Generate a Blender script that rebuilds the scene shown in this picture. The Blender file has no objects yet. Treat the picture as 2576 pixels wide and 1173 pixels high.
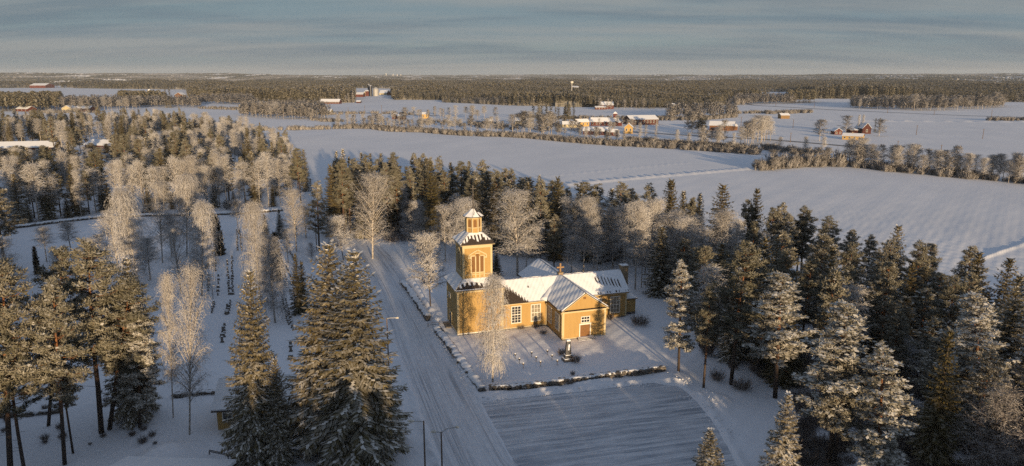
import bpy, math, random
import numpy as np
from mathutils import Vector
random.seed(11)
rng = np.random.default_rng(11)
SC = bpy.context.scene
COL = SC.collection
R = math.radians
PI = math.pi

# ------------------------------------------------------------------ camera, sky, sun
F, CH, CX, CY = 1740.0, 50.0, 1287.5, 586.5          # focal length and centre in units of a 2575 px wide picture
PT = math.atan((CY - 190.5) / F)                      # downward pitch
cam = bpy.data.cameras.new('camera')
cam.sensor_width = 36.0
cam.lens = F / 2575.0 * 36.0
cam.clip_start, cam.clip_end = 1.0, 80000.0
cam_ob = bpy.data.objects.new('camera', cam)
COL.objects.link(cam_ob)
cam_ob.location = (0, 0, CH)
cam_ob.rotation_euler = (PI / 2 - PT, 0, 0)
SC.camera = cam_ob

SUN_AZ, SUN_EL = R(17.0), R(5.6)                      # sun behind the viewpoint and to its right
sun = bpy.data.lights.new('sun', 'SUN')
sun.energy, sun.angle, sun.color = 5.0, R(0.5), (1.0, 0.73, 0.43)
sun_ob = bpy.data.objects.new('sun', sun)
COL.objects.link(sun_ob)
sd = Vector((-math.sin(SUN_AZ) * math.cos(SUN_EL), math.cos(SUN_AZ) * math.cos(SUN_EL), -math.sin(SUN_EL)))
sun_ob.rotation_euler = sd.to_track_quat('-Z', 'Y').to_euler()

world = bpy.data.worlds.new('World')
SC.world = world
world.use_nodes = True
wt = world.node_tree
wt.nodes.clear()
def wn(t, **k):
    n = wt.nodes.new(t)
    for a, b in k.items():
        setattr(n, a, b)
    return n
wout = wn('ShaderNodeOutputWorld'); wbg = wn('ShaderNodeBackground')
wbg.inputs['Strength'].default_value = 0.1
sky = wn('ShaderNodeTexSky', sky_type='NISHITA', sun_disc=False)
sky.sun_elevation, sky.sun_rotation = SUN_EL, R(180) - SUN_AZ
wtc = wn('ShaderNodeTexCoord'); wsx = wn('ShaderNodeSeparateXYZ')
wt.links.new(wtc.outputs['Generated'], wsx.inputs[0])
def wmath(op, a, b, clamp=False):
    n = wn('ShaderNodeMath', operation=op, use_clamp=clamp)
    for i, v in enumerate((a, b)):
        if isinstance(v, (int, float)):
            n.inputs[i].default_value = v
        else:
            wt.links.new(v, n.inputs[i])
    return n.outputs[0]
zz = wmath('ADD', wmath('MAXIMUM', wsx.outputs[2], 0.0), 0.10)
wcb = wn('ShaderNodeCombineXYZ')
wt.links.new(wmath('DIVIDE', wsx.outputs[0], zz), wcb.inputs[0])
wt.links.new(wmath('DIVIDE', wsx.outputs[1], zz), wcb.inputs[1])
def wnoise(scale, loc, rot, detail, lo, hi):
    mp = wn('ShaderNodeMapping')
    mp.inputs['Location'].default_value = loc
    mp.inputs['Rotation'].default_value = (0, 0, rot)
    mp.inputs['Scale'].default_value = scale
    wt.links.new(wcb.outputs[0], mp.inputs[0])
    nz = wn('ShaderNodeTexNoise')
    nz.inputs['Scale'].default_value = 1.0
    nz.inputs['Detail'].default_value = detail
    nz.inputs['Roughness'].default_value = 0.55
    nz.inputs['Distortion'].default_value = 0.3
    wt.links.new(mp.outputs[0], nz.inputs['Vector'])
    mr = wn('ShaderNodeMapRange', interpolation_type='SMOOTHSTEP')
    mr.inputs['From Min'].default_value, mr.inputs['From Max'].default_value = lo, hi
    wt.links.new(nz.outputs[0], mr.inputs[0])
    return mr.outputs[0]
def wmix(f, a, b):
    n = wn('ShaderNodeMix', data_type='RGBA')
    for i, v in ((0, f), (6, a), (7, b)):
        if isinstance(v, tuple):
            n.inputs[i].default_value = v + (1,)
        elif isinstance(v, (int, float)):
            n.inputs[i].default_value = v
        else:
            wt.links.new(v, n.inputs[i])
    return n.outputs[2]
cl1 = wnoise((0.36, 0.95, 1), (3.1, 1.7, 0), R(16), 4, 0.38, 0.64)
cl2 = wnoise((0.26, 0.85, 1), (7.3, 4.2, 0), R(-12), 6, 0.42, 0.66)
cl3 = wnoise((0.10, 0.42, 1), (1.3, 9.2, 0), R(8), 3, 0.36, 0.62)
skyc = wmix(0.80, sky.outputs[0], (1.12, 1.88, 2.50))
low = wn('ShaderNodeMapRange', interpolation_type='SMOOTHSTEP')
low.inputs['From Min'].default_value, low.inputs['From Max'].default_value = -0.01, 0.06
wt.links.new(wsx.outputs[2], low.inputs[0])
skyc = wmix(wmath('MULTIPLY', cl3, 0.75), skyc, (1.36, 1.86, 2.20))
skyc = wmix(wmath('MULTIPLY', cl1, 0.80), skyc, (0.98, 1.38, 1.74))
skyc = wmix(wmath('MULTIPLY', cl2, 0.85), skyc, (2.15, 2.32, 2.36))
horiz = wmix(cl3, (1.52, 1.72, 1.86), (2.30, 2.28, 2.12))
skyc = wmix(wmath('MULTIPLY', wmath('SUBTRACT', 1.0, low.outputs[0]), 0.55), skyc, horiz)
high = wn('ShaderNodeMapRange', interpolation_type='SMOOTHSTEP')
high.inputs['From Min'].default_value, high.inputs['From Max'].default_value = 0.15, 0.5
wt.links.new(wsx.outputs[2], high.inputs[0])
skyc = wmix(wmath('MULTIPLY', high.outputs[0], 0.75), skyc, (1.42, 1.76, 2.50))
wt.links.new(skyc, wbg.inputs['Color'])
wt.links.new(wbg.outputs[0], wout.inputs['Surface'])

vs = SC.view_settings
vs.view_transform, vs.look, vs.exposure, vs.gamma, vs.use_curve_mapping = 'Standard', 'None', 0.46, 1.0, False
SC.render.engine = 'CYCLES'
cy = SC.cycles
cy.max_bounces, cy.diffuse_bounces, cy.glossy_bounces, cy.transmission_bounces, cy.volume_bounces = 4, 3, 2, 2, 0
cy.caustics_reflective = cy.caustics_refractive = False
cy.use_denoising = False

# ------------------------------------------------------------------ ground geometry of the photograph
def G(x, y, z=0.0):
    """the ground point (height z) seen at photo position x, y"""
    u, v = (x - CX) / F, (CY - y) / F
    dy, dz = math.cos(PT) + v * math.sin(PT), -math.sin(PT) + v * math.cos(PT)
    t = (z - CH) / dz
    return (u * t, dy * t)
def PX(X, Y, Z=0.0):
    c = Y * math.cos(PT) - (Z - CH) * math.sin(PT)
    s = Y * math.sin(PT) + (Z - CH) * math.cos(PT)
    return CX + F * X / c, CY - F * s / c
def HT(Y, yt):
    """height at distance Y whose top is seen at row yt"""
    v = (CY - yt) / F
    return CH + (v * Y * math.cos(PT) - Y * math.sin(PT)) / (math.cos(PT) + v * math.sin(PT))
def MPP(Y, z=0.0):
    """metres per photo unit at distance Y"""
    return (Y * math.cos(PT) - (z - CH) * math.sin(PT)) / F

# ------------------------------------------------------------------ materials
def mat(name, rough=0.9, spec=0.2):
    m = bpy.data.materials.new(name)
    m.use_nodes = True
    t = m.node_tree
    b = t.nodes['Principled BSDF']
    b.inputs['Roughness'].default_value = rough
    b.inputs['Specular IOR Level'].default_value = spec
    return m, t, b
def nd(t, typ, ins=None, **k):
    n = t.nodes.new(typ)
    for a, b in k.items():
        setattr(n, a, b)
    for a, v in (ins or {}).items():
        if hasattr(v, 'is_linked') or hasattr(v, 'links'):
            t.links.new(v, n.inputs[a])
        else:
            n.inputs[a].default_value = v
    return n
def rgb(c):
    return tuple(c) + (1.0,)
def mixc(t, f, a, b, blend='MIX'):
    n = t.nodes.new('ShaderNodeMix'); n.data_type = 'RGBA'; n.blend_type = blend
    for i, v in ((0, f), (6, a), (7, b)):
        if isinstance(v, (tuple, list)):
            n.inputs[i].default_value = rgb(v[:3])
        elif isinstance(v, (int, float)):
            n.inputs[i].default_value = v
        else:
            t.links.new(v, n.inputs[i])
    return n.outputs[2]
def coord(t, which='Object', scale=(1, 1, 1), rot=(0, 0, 0)):
    tc = nd(t, 'ShaderNodeTexCoord')
    if rot != (0, 0, 0):
        m0 = nd(t, 'ShaderNodeMapping', {'Vector': tc.outputs[which], 'Rotation': rot})
        return nd(t, 'ShaderNodeMapping', {'Vector': m0.outputs[0], 'Scale': scale}).outputs[0]
    mp = nd(t, 'ShaderNodeMapping', {'Vector': tc.outputs[which], 'Scale': scale, 'Rotation': rot})
    return mp.outputs[0]
def noise(t, vec, scale, detail=4, lo=0.3, hi=0.7, rough=0.55):
    n = nd(t, 'ShaderNodeTexNoise', {'Vector': vec, 'Scale': scale, 'Detail': detail, 'Roughness': rough})
    m = nd(t, 'ShaderNodeMapRange', {'Value': n.outputs[0], 'From Min': lo, 'From Max': hi})
    return m.outputs[0]
def bump(t, b, h, strength=0.5, dist=0.1):
    n = nd(t, 'ShaderNodeBump', {'Height': h, 'Strength': strength, 'Distance': dist})
    t.links.new(n.outputs[0], b.inputs['Normal'])
def plain(name, c, c2=None, scale=3.0, rough=0.85, spec=0.2, bmp=0.0, stretch=(1, 1, 1)):
    m, t, b = mat(name, rough, spec)
    v = coord(t, 'Object', stretch)
    f = noise(t, v, scale)
    c2 = c2 or tuple(x * 0.75 for x in c)
    t.links.new(mixc(t, f, c, c2), b.inputs['Base Color'])
    if bmp:
        bump(t, b, f, bmp, 0.05)
    return m

def snow_ground():
    m, t, b = mat('snow_ground', 0.8, 0.15)
    v = coord(t)
    big = noise(t, v, 0.02, 3, 0.3, 0.7)
    fine = noise(t, v, 1.3, 5, 0.25, 0.75)
    rows = noise(t, coord(t, 'Object', (0.012, 0.16, 1), (0, 0, R(-12))), 1.0, 5, 0.34, 0.66)
    rows2 = noise(t, coord(t, 'Object', (0.02, 0.55, 1), (0, 0, R(-16))), 1.0, 3, 0.3, 0.7)
    drift = noise(t, coord(t, 'Object', (0.05, 0.016, 1), (0, 0, R(20))), 1.0, 4, 0.35, 0.65)
    mul = lambda x, y: nd(t, 'ShaderNodeMath', {0: x, 1: y}, operation='MULTIPLY').outputs[0]
    c = mixc(t, big, (0.84, 0.84, 0.87), (0.77, 0.78, 0.82))
    c = mixc(t, mul(rows, 0.13), c, (0.62, 0.64, 0.69))
    c = mixc(t, mul(drift, 0.42), c, (0.66, 0.68, 0.73))
    c = mixc(t, mul(rows2, 0.03), c, (0.60, 0.62, 0.67))
    t.links.new(c, b.inputs['Base Color'])
    s = nd(t, 'ShaderNodeMath', {0: fine, 1: mul(rows2, 0.4)}, operation='ADD').outputs[0]
    bump(t, b, s, 0.4, 0.06)
    return m
def road_snow():
    m, t, b = mat('road_snow', 0.6, 0.3)
    tc = nd(t, 'ShaderNodeTexCoord')
    mp = nd(t, 'ShaderNodeMapping', {'Vector': tc.outputs['UV'], 'Scale': (2.6, 0.035, 1)})
    tr = noise(t, mp.outputs[0], 1.5, 6, 0.44, 0.62)
    mp2 = nd(t, 'ShaderNodeMapping', {'Vector': tc.outputs['UV'], 'Scale': (0.35, 0.02, 1)})
    wide = noise(t, mp2.outputs[0], 1.3, 2, 0.35, 0.6)
    mp3 = nd(t, 'ShaderNodeMapping', {'Vector': tc.outputs['UV'], 'Scale': (1, 0.5, 1)})
    gr = noise(t, mp3.outputs[0], 1.2, 6, 0.3, 0.7)
    c = mixc(t, gr, (0.74, 0.75, 0.78), (0.62, 0.63, 0.67))
    f = nd(t, 'ShaderNodeMath', {0: tr, 1: wide}, operation='MULTIPLY').outputs[0]
    c = mixc(t, f, c, (0.38, 0.39, 0.42))
    t.links.new(c, b.inputs['Base Color'])
    bump(t, b, tr, 0.3, 0.05)
    return m
def lot_snow():
    m, t, b = mat('lot_snow', 0.55, 0.3)
    mul = lambda x, y: nd(t, 'ShaderNodeMath', {0: x, 1: y}, operation='MULTIPLY').outputs[0]
    st = noise(t, coord(t, 'Object', (0.07, 1.15, 1), (0, 0, R(-13))), 1.0, 8, 0.42, 0.58, 0.7)
    fine = noise(t, coord(t, 'Object', (0.16, 3.2, 1), (0, 0, R(-14))), 1.0, 5, 0.42, 0.62, 0.6)
    pt = noise(t, coord(t), 0.13, 5, 0.36, 0.60)
    gr = noise(t, coord(t), 1.6, 7, 0.32, 0.68, 0.65)
    c = mixc(t, gr, (0.76, 0.77, 0.80), (0.64, 0.65, 0.69))
    c = mixc(t, mul(st, nd(t, 'ShaderNodeMapRange', {'Value': pt, 'To Min': 0.35, 'To Max': 1.0}).outputs[0]), c, (0.28, 0.31, 0.36))
    c = mixc(t, mul(fine, 0.45), c, (0.32, 0.35, 0.40))
    t.links.new(c, b.inputs['Base Color'])
    bump(t, b, nd(t, 'ShaderNodeMath', {0: st, 1: gr}, operation='ADD').outputs[0], 0.4, 0.05)
    return m
def foliage(name, dark, dark2, frost_c, amount=1.0, soft=0.5, flat=0.12, lift=0.25):
    m, t, b = mat(name, 0.8, 0.1)
    # needles and twigs scatter light like a soft volume: blend each blade's normal with the crown's outward direction
    tc = nd(t, 'ShaderNodeTexCoord')
    ov = nd(t, 'ShaderNodeVectorMath', {0: tc.outputs['Object'], 1: (1.0, 1.0, flat)}, operation='MULTIPLY').outputs[0]
    wv = nd(t, 'ShaderNodeVectorTransform', {0: ov}, vector_type='NORMAL', convert_from='OBJECT', convert_to='WORLD').outputs[0]
    on = nd(t, 'ShaderNodeVectorMath', {0: wv}, operation='NORMALIZE').outputs[0]
    on = nd(t, 'ShaderNodeVectorMath', {0: on, 1: (0, 0, lift)}, operation='ADD').outputs[0]
    on = nd(t, 'ShaderNodeVectorMath', {0: on}, operation='NORMALIZE').outputs[0]
    ge = nd(t, 'ShaderNodeNewGeometry')
    nm = nd(t, 'ShaderNodeMix', {0: soft, 4: ge.outputs['Normal'], 5: on}, data_type='VECTOR').outputs[1]
    nm = nd(t, 'ShaderNodeVectorMath', {0: nm}, operation='NORMALIZE').outputs[0]
    t.links.new(nm, b.inputs['Normal'])
    at = nd(t, 'ShaderNodeAttribute', attribute_name='frost')
    oi = nd(t, 'ShaderNodeObjectInfo')
    base = mixc(t, oi.outputs['Random'], dark, dark2)
    g = nd(t, 'ShaderNodeNewGeometry')
    cl = noise(t, g.outputs['Position'], 0.55, 3, 0.32, 0.68)
    k = nd(t, 'ShaderNodeMapRange', {'Value': oi.outputs['Random'], 'To Min': 0.72 * amount, 'To Max': 1.25 * amount}).outputs[0]
    k = nd(t, 'ShaderNodeMath', {0: k, 1: nd(t, 'ShaderNodeMapRange', {'Value': cl, 'To Min': 0.65, 'To Max': 1.25}).outputs[0]}, operation='MULTIPLY').outputs[0]
    f = nd(t, 'ShaderNodeMath', {0: at.outputs['Fac'], 1: k}, operation='MULTIPLY', use_clamp=True).outputs[0]
    t.links.new(mixc(t, f, base, frost_c), b.inputs['Base Color'])
    return m
def bark_pine():
    m, t, b = mat('pine_bark', 0.95, 0.1)
    tc = nd(t, 'ShaderNodeTexCoord')
    sx = nd(t, 'ShaderNodeSeparateXYZ', {0: tc.outputs['Object']})
    h = nd(t, 'ShaderNodeMapRange', {'Value': sx.outputs[2], 'From Min': 5.0, 'From Max': 12.0}).outputs[0]
    n = noise(t, coord(t, 'Object', (3, 3, 0.8)), 1.5, 4)
    c = mixc(t, h, (0.085, 0.065, 0.055), (0.30, 0.13, 0.055))
    t.links.new(mixc(t, n, c, (0.05, 0.04, 0.035)), b.inputs['Base Color'])
    return m
def bark_birch():
    m, t, b = mat('birch_bark', 0.8, 0.2)
    n = noise(t, coord(t, 'Object', (1.2, 1.2, 3.0)), 1.6, 4, 0.5, 0.62)
    c = mixc(t, n, (0.52, 0.47, 0.41), (0.09, 0.075, 0.07))
    t.links.new(c, b.inputs['Base Color'])
    return m
def boards(name, c, c2, pitch=0.28):
    """painted vertical boards with cover battens"""
    m, t, b = mat(name, 0.75, 0.25)
    tc = nd(t, 'ShaderNodeTexCoord')
    sp = nd(t, 'ShaderNodeSeparateXYZ', {0: tc.outputs['Object']})
    sn = nd(t, 'ShaderNodeSeparateXYZ', {0: tc.outputs['Normal']})
    ax = nd(t, 'ShaderNodeMath', {0: sn.outputs[0]}, operation='ABSOLUTE').outputs[0]
    side = nd(t, 'ShaderNodeMath', {0: ax, 1: 0.7}, operation='GREATER_THAN').outputs[0]
    mx = nd(t, 'ShaderNodeMix', {0: side, 2: sp.outputs[0], 3: sp.outputs[1]})
    fr = nd(t, 'ShaderNodeMath', {0: nd(t, 'ShaderNodeMath', {0: mx.outputs[0], 1: pitch}, operation='DIVIDE').outputs[0]}, operation='FRACT').outputs[0]
    st = nd(t, 'ShaderNodeMath', {0: fr, 1: 0.24}, operation='LESS_THAN').outputs[0]
    w = noise(t, coord(t, 'Object', (1, 1, 0.25)), 1.2, 5, 0.3, 0.75)
    col = mixc(t, w, c, c2)
    col = mixc(t, nd(t, 'ShaderNodeMath', {0: st, 1: 0.30}, operation='MULTIPLY').outputs[0], col, tuple(x * 0.62 for x in c2))
    t.links.new(col, b.inputs['Base Color'])
    bump(t, b, st, 0.5, 0.03)
    return m

M = {}
M['snow_ground'] = snow_ground()
M['road'] = road_snow()
M['lot'] = lot_snow()
M['snow'] = plain('snow', (0.82, 0.83, 0.86), (0.74, 0.76, 0.80), 0.9, 0.8, 0.15, 0.25)
M['spruce'] = foliage('spruce_needles', (0.078, 0.064, 0.022), (0.105, 0.080, 0.028), (0.74, 0.72, 0.69), soft=0.45)
M['pine'] = foliage('pine_needles', (0.070, 0.066, 0.032), (0.095, 0.080, 0.038), (0.62, 0.60, 0.56), soft=0.5)
M['spruce_f'] = foliage('far_spruce_needles', (0.075, 0.068, 0.036), (0.10, 0.086, 0.044), (0.62, 0.60, 0.58), soft=0.55)
M['pine_f'] = foliage('far_pine_needles', (0.085, 0.076, 0.042), (0.11, 0.094, 0.05), (0.60, 0.58, 0.55), soft=0.55)
M['frost_f'] = foliage('far_frosted_twigs', (0.17, 0.155, 0.145), (0.23, 0.205, 0.19), (0.56, 0.545, 0.54), soft=0.75)
M['thuja'] = foliage('thuja_leaves', (0.030, 0.026, 0.014), (0.04, 0.032, 0.016), (0.6, 0.6, 0.6), 0.5)
M['frost'] = foliage('frosted_twigs', (0.19, 0.17, 0.16), (0.24, 0.215, 0.20), (0.64, 0.625, 0.62), soft=0.55)
M['twig'] = foliage('bare_twigs', (0.075, 0.050, 0.042), (0.10, 0.070, 0.055), (0.50, 0.48, 0.47))
M['pine_bark'] = bark_pine()
M['birch_bark'] = bark_birch()
M['bark'] = plain('spruce_bark', (0.075, 0.058, 0.048), (0.045, 0.036, 0.03), 2.0)
M['yellow'] = boards('yellow_boards', (0.43, 0.28, 0.105), (0.385, 0.245, 0.088))
M['cream'] = plain('cream_trim', (0.56, 0.46, 0.28), (0.50, 0.41, 0.24), 1.2, 0.7)
M['louvre'] = plain('louvre_boards', (0.22, 0.115, 0.045), (0.17, 0.085, 0.034), 2.5, 0.8, 0.2, 0.2, (1, 1, 9))
M['tile'] = plain('roof_tile', (0.060, 0.045, 0.036), (0.038, 0.029, 0.024), 2.2, 0.75, 0.3, 0.3, (4, 1, 1))
M['glass'] = plain('window_glass', (0.020, 0.022, 0.028), (0.035, 0.037, 0.045), 0.8, 0.12, 0.5)
M['curtain'] = plain('curtained_glass', (0.30, 0.27, 0.20), (0.15, 0.14, 0.12), 2.5, 0.25, 0.5)
M['white'] = plain('white_paint', (0.70, 0.67, 0.60), (0.62, 0.59, 0.52), 1.5, 0.6)
M['door'] = plain('door_wood', (0.22, 0.105, 0.035), (0.15, 0.07, 0.025), 3.0, 0.6, 0.3, 0.2, (4, 4, 0.6))
M['stone'] = plain('grey_stone', (0.19, 0.17, 0.15), (0.10, 0.09, 0.082), 1.8, 0.9, 0.2, 0.5)
M['dark_stone'] = plain('dark_stone', (0.055, 0.055, 0.06), (0.09, 0.09, 0.095), 2.5, 0.5, 0.4)
M['brick'] = plain('plastered_brick', (0.30, 0.23, 0.15), (0.24, 0.18, 0.12), 2.0, 0.9, 0.1, 0.3)
M['metal'] = plain('dark_metal', (0.05, 0.045, 0.042), (0.09, 0.075, 0.065), 4.0, 0.5, 0.5)
M['galv'] = plain('galvanised_steel', (0.42, 0.42, 0.42), (0.30, 0.30, 0.31), 1.0, 0.45, 0.5)
M['pole'] = plain('pole_wood', (0.17, 0.125, 0.095), (0.11, 0.085, 0.07), 3.0, 0.9)
M['lampglass'] = plain('lamp_cover', (0.62, 0.58, 0.50), (0.5, 0.47, 0.42), 2.0, 0.4)
M['gold'] = plain('gilded_cross', (0.26, 0.15, 0.06), (0.19, 0.11, 0.045), 3.0, 0.5, 0.5)
M['red'] = boards('red_boards', (0.125, 0.038, 0.028), (0.10, 0.030, 0.023), 0.5)
M['darkred'] = boards('dark_red_boards', (0.085, 0.028, 0.022), (0.065, 0.022, 0.018), 0.5)
M['ochre'] = boards('ochre_boards', (0.50, 0.33, 0.11), (0.44, 0.28, 0.09), 0.5)
M['paleyellow'] = boards('pale_yellow_boards', (0.50, 0.43, 0.27), (0.45, 0.38, 0.23), 0.5)
M['brown'] = boards('brown_boards', (0.20, 0.10, 0.05), (0.15, 0.075, 0.04), 0.5)
M['log'] = plain('weathered_logs', (0.26, 0.17, 0.085), (0.19, 0.125, 0.065), 1.5, 0.9, 0.1, 0.2, (0.3, 0.3, 5))
M['silo'] = plain('dark_silo_steel', (0.020, 0.026, 0.045), (0.028, 0.033, 0.05), 1.0, 0.35, 0.5)
M['asphalt'] = plain('icy_asphalt', (0.20, 0.20, 0.22), (0.36, 0.37, 0.40), 0.12, 0.6, 0.3)
M['canopy'] = None

# ------------------------------------------------------------------ mesh helpers
class MB:
    def __init__(s):
        s.v, s.f, s.m = [], [], []
    def add(s, vs_, fs, mi=0):
        o = len(s.v)
        s.v += [tuple(p) for p in vs_]
        for f in fs:
            s.f.append(tuple(i + o for i in f)); s.m.append(mi)
    def box(s, x0, x1, y0, y1, z0, z1, mi=0):
        s.add([(x0, y0, z0), (x1, y0, z0), (x1, y1, z0), (x0, y1, z0), (x0, y0, z1), (x1, y0, z1), (x1, y1, z1), (x0, y1, z1)],
              [(0, 3, 2, 1), (4, 5, 6, 7), (0, 1, 5, 4), (1, 2, 6, 5), (2, 3, 7, 6), (3, 0, 4, 7)], mi)
    def loft(s, rings, mi=0, cap=True):
        n = len(rings[0]); o = len(s.v)
        for r in rings:
            s.v += [tuple(p) for p in r]
        for k in range(len(rings) - 1):
            for i in range(n):
                j = (i + 1) % n
                s.f.append((o + k * n + i, o + k * n + j, o + (k + 1) * n + j, o + (k + 1) * n + i)); s.m.append(mi)
        if cap:
            s.f.append(tuple(o + i for i in reversed(range(n)))); s.m.append(mi)
            s.f.append(tuple(o + (len(rings) - 1) * n + i for i in range(n))); s.m.append(mi)
    def lathe(s, prof, c=(0, 0), n=10, mi=0, rot=0.0):
        s.loft([[(c[0] + r * math.cos(rot + 2 * PI * i / n), c[1] + r * math.sin(rot + 2 * PI * i / n), z) for i in range(n)] for r, z in prof], mi)
    def tube(s, pts, rad, n=6, mi=0):
        pts = [Vector(p) for p in pts]
        rings = []
        for i, p in enumerate(pts):
            d = (pts[min(i + 1, len(pts) - 1)] - pts[max(i - 1, 0)]).normalized()
            a = d.cross(Vector((0.3, 0.9, 0.1)) if abs(d.z) > 0.7 else Vector((0, 0, 1))).normalized()
            b = d.cross(a)
            r = rad[i] if isinstance(rad, (list, tuple)) else rad
            rings.append([p + (a * math.cos(2 * PI * k / n) + b * math.sin(2 * PI * k / n)) * r for k in range(n)])
        s.loft(rings, mi)
    def slab(s, q, t, mi=0):
        """thick plate: quad q (4 points), thickness t upward along its normal"""
        q = [Vector(p) for p in q]
        nrm = (q[1] - q[0]).cross(q[3] - q[0]).normalized()
        if nrm.z < 0:
            nrm = -nrm
        up = [p + nrm * t for p in q]
        s.add(q + up, [(0, 3, 2, 1), (4, 5, 6, 7), (0, 1, 5, 4), (1, 2, 6, 5), (2, 3, 7, 6), (3, 0, 4, 7)], mi)
    def mesh(s, name, mats, smooth=False):
        me = bpy.data.meshes.new(name)
        me.from_pydata(s.v, [], s.f)
        for m in (mats if isinstance(mats, (list, tuple)) else [mats]):
            me.materials.append(m)
        me.polygons.foreach_set('material_index', s.m)
        if smooth:
            me.polygons.foreach_set('use_smooth', [True] * len(s.f))
        me.update()
        return me
    def build(s, name, mats, parent=None, smooth=False):
        return link(name, s.mesh(name, mats, smooth), parent)
def link(name, data, parent=None):
    o = bpy.data.objects.new(name, data)
    COL.objects.link(o)
    if parent:
        o.parent = parent
    return o
def tag(o, label=None, cat=None, group=None, kind=None):
    for k, v in (('label', label), ('category', cat), ('group', group), ('kind', kind)):
        if v:
            o[k] = v
    return o
def thing(name, label, cat, loc=(0, 0, 0), rz=0.0, group=None):
    o = link(name, None)
    o.empty_display_size = 0.3
    o.location, o.rotation_euler = loc, (0, 0, rz)
    return tag(o, label, cat, group)
def mesh_np(name, V, Q, mats, frost=None, midx=None, smooth=False):
    """mesh from numpy: V (n,3), Q (m,k)"""
    me = bpy.data.meshes.new(name)
    k = Q.shape[1]
    me.vertices.add(len(V)); me.vertices.foreach_set('co', np.ascontiguousarray(V, dtype=np.float32).ravel())
    me.loops.add(Q.size); me.loops.foreach_set('vertex_index', np.ascontiguousarray(Q, dtype=np.int32).ravel())
    me.polygons.add(len(Q))
    me.polygons.foreach_set('loop_start', np.arange(0, Q.size, k, dtype=np.int32))
    me.polygons.foreach_set('loop_total', np.full(len(Q), k, dtype=np.int32))
    for m in mats:
        me.materials.append(m)
    if midx is not None:
        me.polygons.foreach_set('material_index', np.ascontiguousarray(midx, dtype=np.int32))
    me.polygons.foreach_set('use_smooth', np.full(len(Q), smooth))
    if frost is not None:
        at = me.attributes.new('frost', 'FLOAT', 'POINT')
        at.data.foreach_set('value', np.ascontiguousarray(frost, dtype=np.float32))
    me.update(calc_edges=True)
    return me
def unit(a):
    return a / np.maximum(np.linalg.norm(a, axis=-1, keepdims=True), 1e-9)
def diamonds(P, D, L, W, S=None):
    """one leaf-shaped quad per row: base P, direction D, length L, width W"""
    n = len(P)
    if S is None:
        S = rng.normal(size=(n, 3))
    S = unit(np.cross(D, S))
    L, W = np.broadcast_to(L, n)[:, None], np.broadcast_to(W, n)[:, None]
    mid = P + D * L * 0.5
    V = np.stack([P, mid - S * W * 0.5, P + D * L, mid + S * W * 0.5], 1).reshape(-1, 3)
    return V
class Leaves:
    def __init__(s):
        s.V, s.fr = [], []
    def add(s, P, D, L, W, frost, S=None):
        if len(P) == 0:
            return
        s.V.append(diamonds(P, D, L, W, S))
        s.fr.append(np.repeat(np.broadcast_to(frost, len(P)), 4))
    def mesh(s, name, m):
        V = np.concatenate(s.V); Q = np.arange(len(V)).reshape(-1, 4)
        return mesh_np(name, V, Q, [m], np.concatenate(s.fr))
# ------------------------------------------------------------------ tree prototypes (built about their own base, then shared)
def U(a, b, n=None):
    return rng.uniform(a, b, n)
UP = np.array([0.0, 0.0, 1.0])
def spruce_mesh(H, Rm, whorls, per, step, bw, snow, name='spruce', base=0.06, slim=0.85, m='spruce'):
    """boughs in layers: each droops and turns up at its tip, twigs hang below, snow lies on top"""
    lv = Leaves()
    zs = base * H + (H * 0.985 - base * H) * (np.linspace(0, 1, whorls) ** 0.95)
    ph = U(0, 6)
    gap = H / whorls
    for zi, z in enumerate(zs):
        t = (z - base * H) / (H - base * H)
        Lw = Rm * (max(1 - t, 0.0) ** slim) * (0.88 + 0.12 * math.sin(zi * 1.9 + ph)) + 0.10
        if t < 0.15:
            Lw *= 0.72 + t * 1.9
        nb = max(5, int(per * (0.5 + 0.5 * (1 - t)) + U(-1, 1)))
        for k in range(nb):
            az = ph + zi * 2.4 + 2 * PI * (k + U(-0.35, 0.35)) / nb
            L = Lw * U(0.72, 1.1)
            n = max(3, int(L / step))
            s = np.linspace(0.12, 1, n)
            e0 = 0.70 * t - 0.22 + U(-0.10, 0.10)
            r = L * s
            h = L * (e0 * s - (0.62 - 0.45 * t) * s * s + 0.34 * s ** 3)
            az_ = az + U(-0.12, 0.12) * s
            P = np.stack([r * np.cos(az_), r * np.sin(az_), z + U(-0.25, 0.25) * gap + h], 1)
            T = unit(np.gradient(P, axis=0))
            side = unit(np.cross(T, UP))
            wl = (L * 0.34 * (1 - s * 0.55) + 0.18)
            for sg in (-1, 1):
                D = unit(T * U(0.6, 1.0, (n, 1)) + side * sg * U(0.6, 1.0, (n, 1)) + UP * U(-0.40, -0.05, (n, 1)))
                lv.add(P, D, wl * U(0.75, 1.25, n), bw * 1.2 * U(0.8, 1.3, n), snow * U(0.02, 0.44, n), np.tile(UP, (n, 1)) + U(-0.25, 0.25, (n, 3)))
                D = unit(T * U(0.3, .7, (n, 1)) + side * sg * U(0.2, 0.7, (n, 1)) - UP * U(0.5, 1.0, (n, 1)))
                lv.add(P, D, wl * U(0.5, 0.95, n) + 0.08, bw * 1.1, snow * U(0, 0.16, n))
            keep = rng.random(n) < 0.75
            Q = P[keep] + UP * 0.06
            lv.add(Q, unit(T[keep] + side[keep] * U(-.5, .5, (len(Q), 1))), step * U(1.3, 2.4, len(Q)), bw * U(1.1, 2.1, len(Q)), snow * U(0.5, 1.2, len(Q)), np.tile(UP, (len(Q), 1)))
    n = 10
    D = unit(np.stack([U(-.4, .4, n), U(-.4, .4, n), U(0.5, 1, n)], 1))
    lv.add(np.tile([0, 0, H * 0.95], (n, 1)), D, H * 0.045, bw, snow * U(0, .6, n))
    return lv.mesh(name + '_crown', M[m])
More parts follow.
